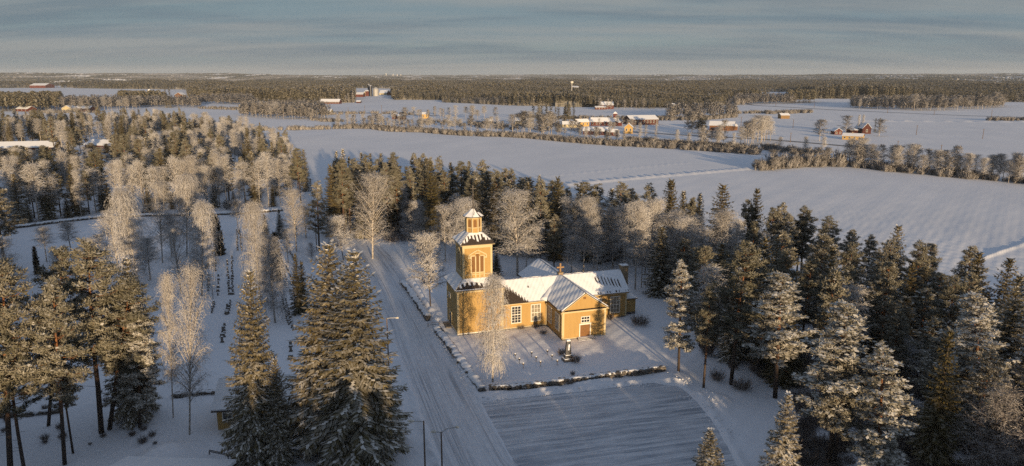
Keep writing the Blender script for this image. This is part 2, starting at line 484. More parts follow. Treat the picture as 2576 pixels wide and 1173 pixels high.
def spruce_trunk(H, r, mi='bark', lean=0.0):
    b = MB()
    b.tube([(0, 0, -0.4), (0, 0, H * 0.3), (lean, 0, H * 0.65), (lean, 0, H * 0.97)], [r, r * 0.8, r * 0.42, 0.02], 7)
    return b.mesh('trunk', M[mi], True)
def pine_meshes(H, Rm, cb, limbs, m, bl, bw, snow, shape=0.6, stubs=6):
    """crown base at fraction cb of the height; needles in tufts along ascending limbs"""
    lv, tk = Leaves(), MB()
    bend = U(-0.35, 0.35, 2)
    tz = np.array([-0.4, 0.25, 0.5, 0.75, 0.97]) * np.array([1, H, H, H, H])
    tx = [(0, 0), (bend[0] * .3, bend[1] * .2), (bend[0], bend[1] * .6), (bend[0] * .8, bend[1]), (bend[0] * .5, bend[1])]
    r0 = 0.012 * H
    tk.tube([(a[0], a[1], z) for a, z in zip(tx, tz)], [r0, r0 * 0.85, r0 * 0.7, r0 * 0.45, 0.03], 7)
    ax = lambda z: (np.interp(z, tz, [a[0] for a in tx]), np.interp(z, tz, [a[1] for a in tx]))
    for i in range(limbs):
        t = (i + U(0, 1)) / limbs
        z = H * (cb + (0.975 - cb) * min(max(t + U(-0.03, 0.03), 0), 1))
        prof = (math.sin(PI * min(1, (0.20 + 0.80 * t))) ** shape) * (1 - 0.35 * t) if t > 0.0 else 0.6
        L = max(0.5, Rm * 1.2 * prof * U(0.38, 1.15))
        az = i * 2.399 + U(-0.5, 0.5)
        el = -0.10 + 0.75 * t + U(-0.15, 0.2)
        x0, y0 = ax(z)
        d = np.array([math.cos(az) * math.cos(el), math.sin(az) * math.cos(el), math.sin(el)])
        p0 = np.array([x0, y0, z])
        end = p0 + d * L + UP * L * 0.10
        if L > 0.9:
            tk.tube([p0, p0 + d * L * 0.5 - UP * 0.05 * L, end - d * 0.25], [0.035 + 0.008 * L, 0.03, 0.012], 4)
        nc = max(1, int(round(L / 0.58)))
        for c in range(nc):
            s = 1.0 - (c / max(nc, 1)) * 0.72
            lat = U(-0.55, 0.55) * L * 0.42 * (0.4 + c / nc)
            ctr = p0 + d * L * s + np.array([-math.sin(az), math.cos(az), 0]) * lat + UP * (0.10 * L * s * s + U(-0.30, 0.34))
            rc = U(0.42, 0.72) * (0.8 + 0.05 * L)
            k = int(m * U(0.7, 1.2))
            D = unit(rng.normal(size=(k, 3)) * np.array([0.9, 0.9, 0.6]) + UP * 0.38 + d * 0.42)
            P = ctr + rng.normal(size=(k, 3)) * rc * np.array([0.40, 0.40, 0.20])
            fr = snow * np.clip(0.16 + 0.26 * np.maximum(D[:, 2], 0) * U(0.1, 1.3, k) + U(-.06, .12, k), 0, 1)
            lv.add(P, D, bl * U(0.7, 1.3, k), bw * U(0.7, 1.3, k), fr)
            ks = int(m * 0.13 * max(snow - 0.45, 0.0) ** 1.3)
            if ks:
                P = ctr + rng.normal(size=(ks, 3)) * rc * np.array([0.40, 0.40, 0.08]) + UP * rc * 0.40
                D = unit(rng.normal(size=(ks, 3)) * np.array([1, 1, 0.2]) - UP * 0.15)
                lv.add(P, D, bl * 1.25, bw * 3.6, snow * U(0.55, 1.1, ks), np.tile(UP, (ks, 1)) + U(-.3, .3, (ks, 3)))
    for i in range(stubs):
        z = H * U(0.10, cb); az = U(0, 6.28); L = U(0.5, 1.8)
        x0, y0 = ax(z)
        tk.tube([(x0, y0, z), (x0 + math.cos(az) * L, y0 + math.sin(az) * L, z - 0.1 + U(-.2, .3))], [0.03, 0.01], 3)
    return lv.mesh('pine_crown', M['pine']), tk.mesh('trunk', M['pine_bark'], True)
def birch_meshes(H, Rm, cb, limbs, strands, seg, sl, w, el0=0.9, droop=0.5, top=0.75, m='frost', bark='birch_bark', shape=0.62, twin=False, fr=(0.45, 1.0)):
    """limbs ascend and arch over; fine twigs hang from them in short chains"""
    lv, tk = Leaves(), MB()
    r0 = 0.0095 * H
    bx, by = U(-0.5, 0.5, 2)
    pts = [(0, 0, -0.4), (bx * 0.3, by * 0.3, H * 0.35), (bx, by, H * 0.7), (bx * 1.1, by * 1.1, H * 0.96)]
    tk.tube(pts, [r0, r0 * 0.78, r0 * 0.4, 0.02], 7)
    axx = lambda z: np.array([np.interp(z, [p[2] for p in pts], [p[0] for p in pts]), np.interp(z, [p[2] for p in pts], [p[1] for p in pts]), z])
    A, O = [], []
    for i in range(limbs):
        t = (i + U(0, 1)) / limbs
        z = H * (cb + (0.95 - cb) * t)
        L = Rm * min(1.0, (t + 0.22) / 0.45) ** 0.7 * max(1.02 - t, 0.02) ** shape * 1.18 * U(0.72, 1.2) + 0.30
        az = i * 2.399 + U(-0.4, 0.4)
        el = el0 * U(0.85, 1.2) * (0.75 + 0.5 * t)
        n = 9
        s = np.linspace(0, 1, n)
        hor = L * s
        ver = L * (math.tan(min(el, 1.25)) * s * 0.8 - droop * s ** 2.2)
        top_lim = H * 1.0 - z
        ver = np.minimum(ver, top_lim * (0.4 + 0.6 * s))
        wob = np.cumsum(rng.normal(size=n)) * 0.06
        p0 = axx(z)
        P = p0 + np.stack([hor * np.cos(az + wob), hor * np.sin(az + wob), ver], 1)
        tk.tube([P[0], P[2], P[5], P[8]], [0.034 * (L ** 0.5) * (1.25 - 0.6 * t), 0.026 * (L ** 0.5), 0.026, 0.010], 4)
        T = unit(np.gradient(P, axis=0))
        for j in range(1, n):
            k = strands if j > 2 else strands // 2
            f = U(0, 1, (k, 1))
            q = P[j] * (1 - f) + P[j - 1] * f
            sd_ = unit(rng.normal(size=(k, 3)) * np.array([1, 1, 0.5]) + T[j] * 0.6)
            off = L * 0.20 * U(0, 1, (k, 1)) ** 1.4
            A.append(q + sd_ * off); O.append(sd_)
            lv.add(q, sd_, off[:, 0] + 0.05, w * 0.8, U(fr[0] * 0.7, fr[1] * 0.9, k))
    A, O = np.concatenate(A), np.concatenate(O)
    d = unit(O * 0.8 + UP * U(-0.2, 0.35, (len(A), 1)))
    p = A
    grav = U(0.25, 0.6, (len(A), 1)) * droop * 1.5
    fb = U(fr[0], fr[1], len(A))
    alive = np.ones(len(A), bool)
    for k in range(seg):
        l = sl * U(0.7, 1.3, len(p))
        lv.add(p[alive], d[alive], l[alive] * 1.15, w * U(0.7, 1.2, int(alive.sum())), np.clip(fb[alive] + U(-.12, .12, int(alive.sum())), 0, 1))
        for _ in range(1):
            side = unit(d + rng.normal(size=d.shape) * 0.7)
            al2 = alive & (rng.random(len(p)) < 0.6)
            lv.add(p[al2] + d[al2] * l[al2, None] * 0.5, side[al2], l[al2] * 0.7, w * 0.75, np.clip(fb[al2] + U(-.1, .1, int(al2.sum())), 0, 1))
        p = p + d * l[:, None]
        d = unit(d * (1 - grav) - UP * grav + rng.normal(size=d.shape) * 0.12)
        alive &= rng.random(len(p)) < 0.85
        alive &= p[:, 2] > 0.8
    return lv.mesh('birch_crown', M[m]), tk.mesh('trunk', M[bark], True)
def shrub_mesh(H, Rm, stems, w, m='twig', fr=(0.2, 0.6), spread=0.6):
    lv = Leaves()
    az = U(0, 2 * PI, stems); tl = spread * U(0, 1, stems) ** 0.7
    D = np.stack([np.cos(az) * tl, np.sin(az) * tl, np.ones(stems)], 1); D = unit(D)
    P = np.stack([np.cos(az), np.sin(az), np.zeros(stems)], 1) * (Rm * 0.45 * U(0, 1, (stems, 1)))
    L = H * U(0.55, 1.0, stems)
    f0 = U(fr[0], fr[1], stems)
    lv.add(P - UP * 0.05, D, L, w, f0)
    for _ in range(5):
        s = U(0.25, 0.95, (stems, 1))
        d2 = unit(D + rng.normal(size=D.shape) * 0.5)
        lv.add(P + D * L[:, None] * s, d2, L * U(0.2, 0.42, stems), w * 0.9, np.clip(f0 + U(-.1, .2, stems), 0, 1))
    return lv.mesh('shrub_twigs', M[m])

PR = {}      # kind -> list of (crown mesh, trunk mesh, height, crown width)
def reg(kind, crown, trunk, H, W):
    PR.setdefault(kind, []).append((crown, trunk, H, W))
for i in range(3):
    H = 26.0
    reg('spruce', spruce_mesh(H, 4.3, 36, 13, 0.25, 0.17, (1.2, 0.95, 1.25)[i], slim=(0.66, 0.60, 0.72)[i]), spruce_trunk(H, 0.36), H, 6.3)
for i in range(4):
    H = 20.0
    reg('spruce_mid', spruce_mesh(H, 2.9, 28, 11, 0.30, 0.20, (0.35, 0.6, 0.25, 0.9)[i], slim=(0.62, 0.55, 0.72, 0.6)[i]), spruce_trunk(H, 0.24), H, 4.5)
H = 13.0
reg('spruce_young', spruce_mesh(H, 2.9, 24, 12, 0.20, 0.17, 1.6, slim=0.75, base=0.03), spruce_trunk(H, 0.16), H, 5.2)
reg('spruce_young', spruce_mesh(H, 2.5, 24, 11, 0.20, 0.17, 0.45, slim=0.8, base=0.02), spruce_trunk(H, 0.16), H, 4.6)
for i in range(2):
    reg('thuja', spruce_mesh(9.0, 1.25, 32, 11, 0.15, 0.18, (0.35, 0.2)[i], base=0.01, slim=0.40, m='thuja'), spruce_trunk(9.0, 0.12), 9.0, 2.3)
for i in range(5):
    H = 22.0
    cb = (0.40, 0.37, 0.54, 0.39, 0.46)[i]
    c, t = pine_meshes(H, (3.1, 3.4, 2.9, 3.5, 2.8)[i], cb, 84, 54, 0.42, 0.10, (0.85, 0.8, 1.0, 0.75, 0.7)[i], (0.6, 0.5, 0.7, 0.55, 0.6)[i])
    reg('pine', c, t, H, 6.2)
for i in range(2):                                       # pines carrying much snow
    H = 22.0
    c, t = pine_meshes(H, (3.2, 3.0)[i], (0.33, 0.20)[i], 84, 52, 0.42, 0.10, 1.7, 0.6)
    reg('pine_snowy', c, t, H, 6.0)
for i in range(4):
    H = 20.0
    c, t = pine_meshes(H, (2.7, 2.9, 2.5, 2.8)[i], (0.36, 0.42, 0.26, 0.32)[i], 60, 34, 0.56, 0.15, (0.75, 0.6, 0.95, 0.8)[i], (.6, .5, .65, .45)[i], 3)
    reg('pine_mid', c, t, H, 5.3)
for i in range(3):
    H = 20.0
    c, t = birch_meshes(H, (3.5, 3.0, 3.9)[i], (0.20, 0.26, 0.16)[i], 84, 6, 4, 0.36, 0.040, 1.12, (0.42, 0.6, 0.35)[i], fr=(0.5, 1.0))
    reg('birch', c, t, H, 7.0)
for i in range(2):
    H = 20.0
    c, t = birch_meshes(H, (2.5, 2.9)[i], (0.14, 0.20)[i], 58, 9, 7, 0.46, 0.040, 1.12, (0.80, 0.7)[i], shape=0.6, fr=(0.5, 1.0))
    reg('weeping', c, t, H, 6.0)
H = 12.0
c, t = birch_meshes(H, 3.0, 0.22, 48, 11, 3, 0.34, 0.048, 1.0, 0.25, bark='bark', shape=0.6, fr=(0.55, 1.0))
reg('round', c, t, H, 6.2)
c, t = birch_meshes(H, 3.4, 0.15, 46, 7, 3, 0.36, 0.034, 0.8, 0.2, bark='bark', m='twig', shape=0.6, fr=(0.35, 0.9))
reg('round_dark', c, t, H, 7.0)
for i in range(5):
    H = 17.0
    c, t = birch_meshes(H, (2.1, 2.6, 1.8, 3.0, 2.3)[i], (0.34, 0.28, 0.4, 0.22, 0.46)[i], 42, 5, 3, 0.50, 0.062, 1.05, (0.4, 0.5, 0.35, 0.3, 0.45)[i], fr=(0.5, 1.0))
    reg('birch_mid', c, t, H, (4.6, 5.4, 4.0, 6.2, 4.8)[i])
# far ones: one mesh each, larger twigs
def joined(crown, trunk, name):
    nv = len(crown.vertices)
    def arr(me):
        v = np.empty(len(me.vertices) * 3, np.float32); me.vertices.foreach_get('co', v)
        return v.reshape(-1, 3)
    V1, V2 = arr(crown), arr(trunk)
    me = bpy.data.meshes.new(name)
    fs = [tuple(p.vertices) for p in crown.polygons] + [tuple(i + nv for i in p.vertices) for p in trunk.polygons]
    me.from_pydata(np.concatenate([V1, V2]).tolist(), [], fs)
    for m in (crown.materials[0], trunk.materials[0]):
        me.materials.append(m)
    me.polygons.foreach_set('material_index', [0] * len(crown.polygons) + [1] * len(trunk.polygons))
    at = me.attributes.new('frost', 'FLOAT', 'POINT')
    f = np.zeros(len(V1) + len(V2), np.float32)
    a = np.empty(nv, np.float32); crown.attributes['frost'].data.foreach_get('value', a)
    f[:nv] = a
    at.data.foreach_set('value', f)
    me.update()
    return me
for i in range(3):
    H = 12.0
    c, t = birch_meshes(H, (2.6, 2.0, 3.0)[i], (0.22, 0.3, 0.12)[i], 24, 5, 2, 0.5, 0.14, 0.98, 0.3, shape=0.6, fr=(0.2, 0.8), m='frost_f')
    reg('frost_far', joined(c, t, 'frosted_tree'), None, H, (5.6, 4.4, 6.4)[i])
for i in range(2):
    H = 20.0
    c = spruce_mesh(H, 2.7, 14, 6, 0.7, 0.45, 0.6, slim=0.65, m='spruce_f')
    reg('spruce_far', joined(c, spruce_trunk(H, 0.2), 'spruce_tree'), None, H, 5.0)
    c, t = pine_meshes(H, 2.6, 0.36, 20, 10, 0.85, 0.42, 0.75, 0.6, 0)
    reg('pine_far', joined(c, t, 'pine_tree'), None, H, 5.2)
for i in range(2):
    reg('bush_far', shrub_mesh(4.0, 2.6, 80, 0.13, 'frost_f', (0.1, 0.7), 0.8), None, 4.0, 5.0)
    reg('shrub', shrub_mesh(1.6, 1.4, 160, 0.035, 'twig', (0.05, 0.35), 0.9), None, 1.6, 3.0)
def lod(kind, H, W, whorls, per, snow):
    return spruce_mesh(H, W, whorls, per, 1.3, 0.9, snow, slim=0.7)
FARM = {}
FARM['spruce'] = [spruce_mesh(18.0, 2.7, 8, 5, 1.1, 0.95, s, slim=0.7, m='spruce_f') for s in (0.42, 0.66)]
def pine_lod(H, n, seed):
    lv = Leaves()
    z = H * (0.32 + 0.66 * U(0, 1, n)); t = (z / H - 0.32) / 0.66
    r = 2.5 * np.sin(PI * (0.18 + 0.8 * t)) ** 0.6 * U(0.5, 1.0, n); az = U(0, 6.28, n)
    P = np.stack([r * np.cos(az), r * np.sin(az), z], 1)
    D = unit(np.stack([np.cos(az), np.sin(az), U(0, 1.2, n)], 1) + rng.normal(size=(n, 3)) * 0.4)
    lv.add(P - D * 0.6, D, U(1.2, 2.2, n), U(0.8, 1.3, n), np.clip(0.06 + 0.34 * D[:, 2] * U(0, 1.3, n), 0, 1) * 0.8)
    return lv.mesh('pine_far_crown', M['pine_f'])
FARM['pine'] = [pine_lod(18.0, 90, i) for i in range(2)]
def birch_lod(H, n):
    lv = Leaves()
    z = H * (0.2 + 0.8 * U(0, 1, n)); t = (z / H - 0.2) / 0.8
    r = 2.3 * np.sin(PI * (0.15 + 0.8 * t)) ** 0.7 * U(0.3, 1.0, n); az = U(0, 6.28, n)
    P = np.stack([r * np.cos(az), r * np.sin(az), z], 1)
    D = unit(np.stack([np.cos(az), np.sin(az), U(-0.5, 1.4, n)], 1) + rng.normal(size=(n, 3)) * 0.5)
    lv.add(P - D * 0.6, D, U(0.9, 1.7, n), U(0.35, 0.6, n), U(0.15, 0.75, n))
    return lv.mesh('frosted_far_crown', M['frost_f'])
FARM['birch'] = [birch_lod(13.0, 110) for i in range(2)]
FARM['bush'] = [PR['bush_far'][0][0]]

TREES = {'spruce': 'spruce_tree', 'spruce_mid': 'spruce_tree', 'spruce_young': 'spruce_tree', 'spruce_far': 'spruce_tree', 'thuja': 'thuja_column',
         'pine': 'pine_tree', 'pine_snowy': 'pine_tree', 'pine_mid': 'pine_tree', 'pine_far': 'pine_tree',
         'birch': 'birch_tree', 'weeping': 'birch_tree', 'birch_mid': 'birch_tree', 'round': 'frosted_tree', 'round_dark': 'frosted_tree',
         'frost_far': 'frosted_tree', 'bush_far': 'frosted_bush', 'shrub': 'bare_shrub'}
CATS = {'spruce_tree': 'spruce', 'pine_tree': 'pine', 'birch_tree': 'birch', 'frosted_tree': 'tree', 'thuja_column': 'thuja', 'frosted_bush': 'bush', 'bare_shrub': 'shrub'}
def plant(kind, X, Y, H, W=None, label='', group=None, var=None, rz=None, lean=None, z=None, nm=None):
    protos = PR[kind]
    c, t, h0, w0 = protos[(random.randrange(len(protos)) if var is None else var) % len(protos)]
    sz = H / h0
    sx = (W / w0) if W else sz * random.uniform(0.85, 1.15)
    nm = nm or TREES[kind]
    rz = random.uniform(0, 6.28) if rz is None else rz
    zb = float(ground_h(np.array([X]), np.array([Y]))[0]) if z is None else z
    if t is None:
        o = link(nm, c)
        o.location, o.rotation_euler, o.scale = (X, Y, zb), (0, 0, rz), (sx, sx, sz)
        return tag(o, label, CATS[nm], group)
    o = thing(nm, label, CATS[nm], (X, Y, zb), 0, group)
    o.rotation_euler = (lean[0] if lean else random.uniform(-.015, .015), lean[1] if lean else random.uniform(-.015, .015), rz)
    o.scale = (sx, sx, sz)
    link('trunk', t, o)
    link('crown', c, o)
    return o
def plant_px(kind, xb, yb, yt, wpx=None, label='', group=None, var=None, xt=None):
    X, Y = G(xb, yb)
    H = HT(Y, yt)
    W = wpx * MPP(Y, H * 0.6) if wpx else None
    o = plant(kind, X, Y, H, W, label, group, var)
    if xt is not None:
        # the trunk leans: tip seen at xt
        c = Y * math.cos(PT) - (H - CH) * math.sin(PT)
        dx = (xt - CX) * c / F - X
        o.rotation_mode = 'XYZ'
        o.rotation_euler = (0, math.atan2(dx, H), 0)
    return o
# ------------------------------------------------------------------ ground, roads, parking
def poly_dist(X, Y, pts):
    d = np.full(X.shape, 1e9)
    for (ax, ay), (bx, by) in zip(pts[:-1], pts[1:]):
        ex, ey = bx - ax, by - ay
        t = np.clip(((X - ax) * ex + (Y - ay) * ey) / (ex * ex + ey * ey), 0, 1)
        d = np.minimum(d, np.hypot(X - ax - t * ex, Y - ay - t * ey))
    return d
def inside(X, Y, poly):
    r = np.zeros(X.shape, bool)
    n = len(poly)
    for i in range(n):
        (ax, ay), (bx, by) = poly[i], poly[(i + 1) % n]
        c = ((ay > Y) != (by > Y))
        with np.errstate(divide='ignore', invalid='ignore'):
            r ^= c & (X < (bx - ax) * (Y - ay) / (by - ay + 1e-12) + ax)
    return r
def smooth_line(pts, step):
    """Catmull-Rom through points, resampled"""
    P = [np.array(p, float) for p in pts]
    P = [2 * P[0] - P[1]] + P + [2 * P[-1] - P[-2]]
    out = []
    for i in range(1, len(P) - 2):
        n = max(2, int(np.linalg.norm(P[i + 1] - P[i]) / step))
        for k in range(n):
            t = k / n
            out.append(0.5 * ((2 * P[i]) + (-P[i - 1] + P[i + 1]) * t + (2 * P[i - 1] - 5 * P[i] + 4 * P[i + 1] - P[i + 2]) * t * t + (-P[i - 1] + 3 * P[i] - 3 * P[i + 1] + P[i + 2]) * t ** 3))
    out.append(P[-2])
    return [tuple(p) for p in out]
LV = lambda *p: [G(a, b) for a, b in p]
ROAD_L = LV((1125, 1215), (1094, 1173), (1050, 1000), (992, 800), (940, 680), (893, 612), (850, 560), (822, 505))
ROAD_R = LV((1365, 1215), (1318, 1173), (1192, 1000), (1078, 815), (1002, 695), (935, 622), (878, 560), (842, 505))
ROAD_C = smooth_line([((a[0] + b[0]) / 2, (a[1] + b[1]) / 2) for a, b in zip(ROAD_L, ROAD_R)], 3.0)
ROAD_HW = 3.7
LOT = LV((1222, 1013), (1300, 1006), (1490, 987), (1640, 968), (1700, 975), (1745, 1012), (1790, 1075), (1830, 1150), (1870, 1240), (1330, 1260), (1300, 1150))
PLAZA = LV((925, 665), (905, 635), (930, 618), (1050, 612), (1115, 640), (1108, 690), (1010, 702))
def wob(X, Y, f, s):
    return np.sin(X * f + s) * np.cos(Y * f * 1.13 + s * 2.1) + 0.6 * np.sin(X * f * 2.3 - Y * f * 1.7 + s * 3.3) + 0.4 * np.sin(X * f * 4.9 + Y * f * 4.1 + s) 
MOUNDS = [(G(430, 1152), 5.0, 1.15), (G(390, 1165), 4.5, 0.8), (G(960, 662), 3.2, 1.0), (G(1010, 655), 2.6, 0.6), (G(1785, 1010), 4.0, 0.9), (G(1700, 955), 4.0, 0.7), (G(770, 1040), 2.0, 0.5), (G(770, 1075), 1.8, 0.4)]
BANKS = []            # raised snow-covered ridges: (polyline, half width, height)
BANKS.append((LV((1400, 469), (1440, 464), (1600, 449), (1760, 436), (1885, 425)), 1.9, 1.15))
BANKS.append((LV((2440, 662), (2500, 640), (2580, 612), (2700, 570)), 0.9, 0.5))
BANKS.append((LV((2050, 304), (2300, 305.5), (2700, 309)), 4.0, 1.6))
BANKS.append((LV((1290, 452), (1400, 442), (1560, 426), (1735, 410)), 1.0, 0.28))
BANKS.append((LV((1232, 990), (1320, 986), (1400, 976)), 0.9, 0.42))
BANKS.append((LV((1450, 969), (1530, 957)), 0.8, 0.5))
BANKS.append((LV((1240, 972), (1400, 960), (1660, 926)), 1.6, 0.55))
BANKS.append((LV((560, 337), (760, 328.5), (900, 326)), 3.0, 0.8))
def ground_h(X, Y):
    Rr = np.hypot(X, Y)
    near = np.clip((420 - Rr) / 200, 0, 1)
    h = 0.05 + near * 0.055 * wob(X, Y, 0.22, 1.0) + 0.03 * near * wob(X, Y, 0.9, 2.0) + np.clip((Rr - 300) / 300, 0, 1) * 0.25 * wob(X, Y, 0.013, 0.4)
    lump = 0.65 + 0.35 * np.clip(wob(X, Y, 0.8, 5.0), -1, 1)
    for (mx, my), r, hh in MOUNDS:
        d = np.hypot(X - mx, Y - my) / r
        h = h + hh * np.clip(1 - d * d, 0, 1) ** 1.3 * (0.94 + 0.06 * wob(X, Y, 1.1, mx))
    for pts, w, hh in BANKS:
        d = poly_dist(X, Y, pts) / w
        h = h + hh * np.clip(1 - d, 0, 1) ** 0.8 * (0.85 + 0.15 * wob(X, Y, 0.5, 1.0))
    nr = Rr < 420
    if nr.any():
        x, y = X[nr], Y[nr]
        hn = h[nr]; lp = lump[nr]
        d = poly_dist(x, y, ROAD_C)
        lin = np.append(LOT, [LOT[0]], 0)
        dl = poly_dist(x, y, [tuple(p) for p in lin])
        il = inside(x, y, LOT)
        lpz = np.append(PLAZA, [PLAZA[0]], 0)
        dz = poly_dist(x, y, [tuple(p) for p in lpz]); iz = inside(x, y, PLAZA)
        sl = np.where(il, -dl, dl); sz = np.where(iz, -dz, dz)
        free = np.minimum(np.minimum(d - ROAD_HW, sl), sz)          # distance to cleared snow, negative inside
        bank = np.exp(-((free - 1.3) / 0.8) ** 2) * lp
        big = np.clip((x - 30) / 14, 0, 1) * np.clip((125 - y) / 12, 0, 1)
        bank2 = big * np.exp(-((free - 2.6) / 2.0) ** 2) * 0.9 * lp
        hn = np.where(free < 0.4, -0.12, hn + 0.50 * bank + bank2)
        tr = np.clip((free - 0.4) / 0.8, 0, 1)
        hn = np.where(free < 0.4, -0.12, -0.12 * (1 - tr) + hn * tr)
        h[nr] = hn
    return h
# one sheet from beneath the viewpoint to the horizon
rad = [18.0]
while rad[-1] < 62:
    rad.append(rad[-1] + 3.0)
while rad[-1] < 250:
    rad.append(rad[-1] * 1.0042)
while rad[-1] < 1600:
    rad.append(rad[-1] * 1.009)
while rad[-1] < 15500:
    rad.append(rad[-1] * 1.06)
ang = np.concatenate([np.linspace(-180, -50, 60, endpoint=False), np.linspace(-50, 50, 760, endpoint=False), np.linspace(50, 180, 60)])
rr, aa = np.meshgrid(np.array(rad), np.radians(ang), indexing='ij')
gx, gy = rr * np.sin(aa), rr * np.cos(aa)
gz = ground_h(gx.ravel(), gy.ravel())
nr_, na_ = rr.shape
idx = np.arange(nr_ * na_).reshape(nr_, na_)
quads = np.stack([idx[:-1, :-1], idx[:-1, 1:], idx[1:, 1:], idx[1:, :-1]], -1).reshape(-1, 4)[:, ::-1]
gv = np.stack([gx.ravel(), gy.ravel(), gz], 1)
ground = link('ground', mesh_np('ground', gv, quads, [M['snow_ground']], smooth=True))
tag(ground, kind='structure')
cap = MB(); cap.lathe([(60, -0.6), (60, -0.5)], n=24)
tag(cap.build('ground_base', M['snow_ground']), kind='structure')

def ribbon(name, centre, hw, z, m, nu=6, kind='structure'):
    V, Q, UVs = [], [], []
    L = 0.0
    for i, p in enumerate(centre):
        a = np.array(centre[max(i - 1, 0)]); b = np.array(centre[min(i + 1, len(centre) - 1)])
        if i:
            L += math.dist(centre[i - 1], p)
        t = (b - a) / np.linalg.norm(b - a); n = np.array([t[1], -t[0]])
        for k in range(nu + 1):
            s = (k / nu * 2 - 1) * hw
            V.append((p[0] + n[0] * s, p[1] + n[1] * s, z if z is not None else 0.35 + float(ground_h(np.array([p[0]]), np.array([p[1]]))[0]))); UVs.append((s, L))
    for i in range(len(centre) - 1):
        for k in range(nu):
            a = i * (nu + 1) + k
            Q.append((a, a + 1, a + nu + 2, a + nu + 1))
    me = bpy.data.meshes.new(name)
    me.from_pydata(V, [], Q); me.materials.append(m)
    uv = me.uv_layers.new(name='uv')
    for l in me.loops:
        uv.data[l.index].uv = UVs[l.vertex_index]
    if me.polygons[0].normal.z < 0:
        me.flip_normals()
    return tag(link(name, me), kind=kind)
ribbon('road', ROAD_C, ROAD_HW + 0.9, 0.02, M['road'])
def sheet(name, poly, z, m):
    b = MB(); b.add([(x, y, z) for x, y in poly], [tuple(range(len(poly)))][:1])
    o = b.build(name, m)
    if o.data.polygons[0].normal.z < 0:
        o.data.flip_normals()
    return tag(o, kind='structure')
def grown(poly, g):
    cx, cy_ = sum(p[0] for p in poly) / len(poly), sum(p[1] for p in poly) / len(poly)
    return [(x + g * (x - cx) / math.hypot(x - cx, y - cy_), y + g * (y - cy_) / math.hypot(x - cx, y - cy_)) for x, y in poly]
sheet('parking_area', grown(LOT, 0.8), 0.015, M['lot'])
sheet('side_yard', grown(PLAZA, 0.6), 0.012, M['snow'])
for pts in (LV((1872, 258), (1905, 266), (2038, 273.6), (2291, 285.8), (2575, 297), (2800, 306)), LV((1590, 332), (1659, 336), (1756, 342), (1937, 352.8), (2147, 369.6)), LV((780, 277), (830, 281), (900, 284.5), (1010, 289), (1100, 292))):
    ribbon('road', smooth_line(pts, 12.0), 2.6, None, M['asphalt'], 1)

# ------------------------------------------------------------------ rubble stone walls under snow
def rock(b, c, s, rz):
    n1, n2 = 6, 3
    rings = []
    for j in range(n2 + 1):
        ph = -PI / 2 + PI * (j + 0.25) / (n2 + 0.5)
        rings.append([(c[0] + s[0] * math.cos(ph) * math.cos(rz + 2 * PI * i / n1) * random.uniform(.8, 1.15), c[1] + s[1] * math.cos(ph) * math.sin(rz + 2 * PI * i / n1) * random.uniform(.8, 1.15), c[2] + s[2] * math.sin(ph) * random.uniform(.85, 1.1)) for i in range(n1)])
    b.loft(rings)
def stone_wall(pts, hgt, wid, label, capw=1.0, rows=2, cap_h=0.28, cover=1.0, name='stone_wall'):
    line = smooth_line(pts, 0.55)
    t = thing(name, label, 'wall', (line[0][0], line[0][1], 0))
    ox, oy = line[0]
    b, s = MB(), MB()
    rings = []
    for i, p in enumerate(line):
        q = line[min(i + 1, len(line) - 1)]; o = line[max(i - 1, 0)]
        d = math.atan2(q[1] - o[1], q[0] - o[0]); nx, ny = math.sin(d), -math.cos(d)
        for k in range(rows):
            for sgn in ((-1, 1) if wid > 0.6 else (0,)):
                if random.random() < 0.22:
                    continue
                sz = random.uniform(0.26, 0.46)
                off = sgn * (wid * 0.5 - 0.2) + random.uniform(-.12, .12)
                rock(b, (p[0] - ox + nx * off + random.uniform(-.15, .15), p[1] - oy + ny * off, hgt * (k + 0.5) / rows + random.uniform(-.06, .06)), (sz * random.uniform(.9, 1.4), sz, hgt / rows * 0.62), d)
        w = wid * 0.5 * capw * random.uniform(0.62, 1.30)
        hh = cap_h * random.uniform(0.5, 1.3)
        z0 = hgt * random.uniform(0.78, 0.97)
        off2 = random.uniform(-.12, .12)
        prof = [(-w * 1.02, z0 - 0.10), (-w, z0 + hh * 0.45), (-w * 0.5, z0 + hh), (w * 0.45, z0 + hh * 0.95), (w, z0 + hh * 0.4), (w * 1.02, z0 - 0.10)]
        rings.append([(p[0] - ox + nx * (u + off2), p[1] - oy + ny * (u + off2), z) for u, z in prof])
    s.loft(rings)
    b.build('stones', M['stone'], t)
    s.build('snow_cap', M['snow'], t, True)
    return t
stone_wall(LV((1236, 984), (1300, 981), (1380, 971), (1470, 960), (1570, 946), (1668, 934)), 0.95, 1.0, 'rough dark stone wall topped with snow between churchyard and parking area', 0.72, 3, 0.2)
stone_wall(LV((1012, 712), (1040, 748), (1075, 802)), 0.75, 1.1, 'snow-covered churchyard wall beside the road, leading up to the gateway left of the tower', 1.25, 2, 0.3)
stone_wall(LV((1099, 832), (1130, 872), (1165, 920), (1212, 986)), 0.75, 1.1, 'snow-covered churchyard wall along the road between tower and parking corner', 1.2, 2, 0.32)
stone_wall(LV((40, 575), (160, 560), (290, 547), (430, 544), (560, 541), (640, 537), (708, 531)), 0.9, 1.4, 'low snow-topped stone wall at the far end of the cemetery', 1.3, 2, 0.4)
stone_wall(LV((-60, 1052), (60, 1046), (148, 1038)), 0.6, 0.9, 'dark boundary stone wall under the pines at the left edge', 0.75, 2, 0.16)
stone_wall(LV((438, 999), (490, 994), (546, 990)), 0.6, 0.9, 'short dark stone wall left of the yellow cottage', 0.75, 2, 0.16)
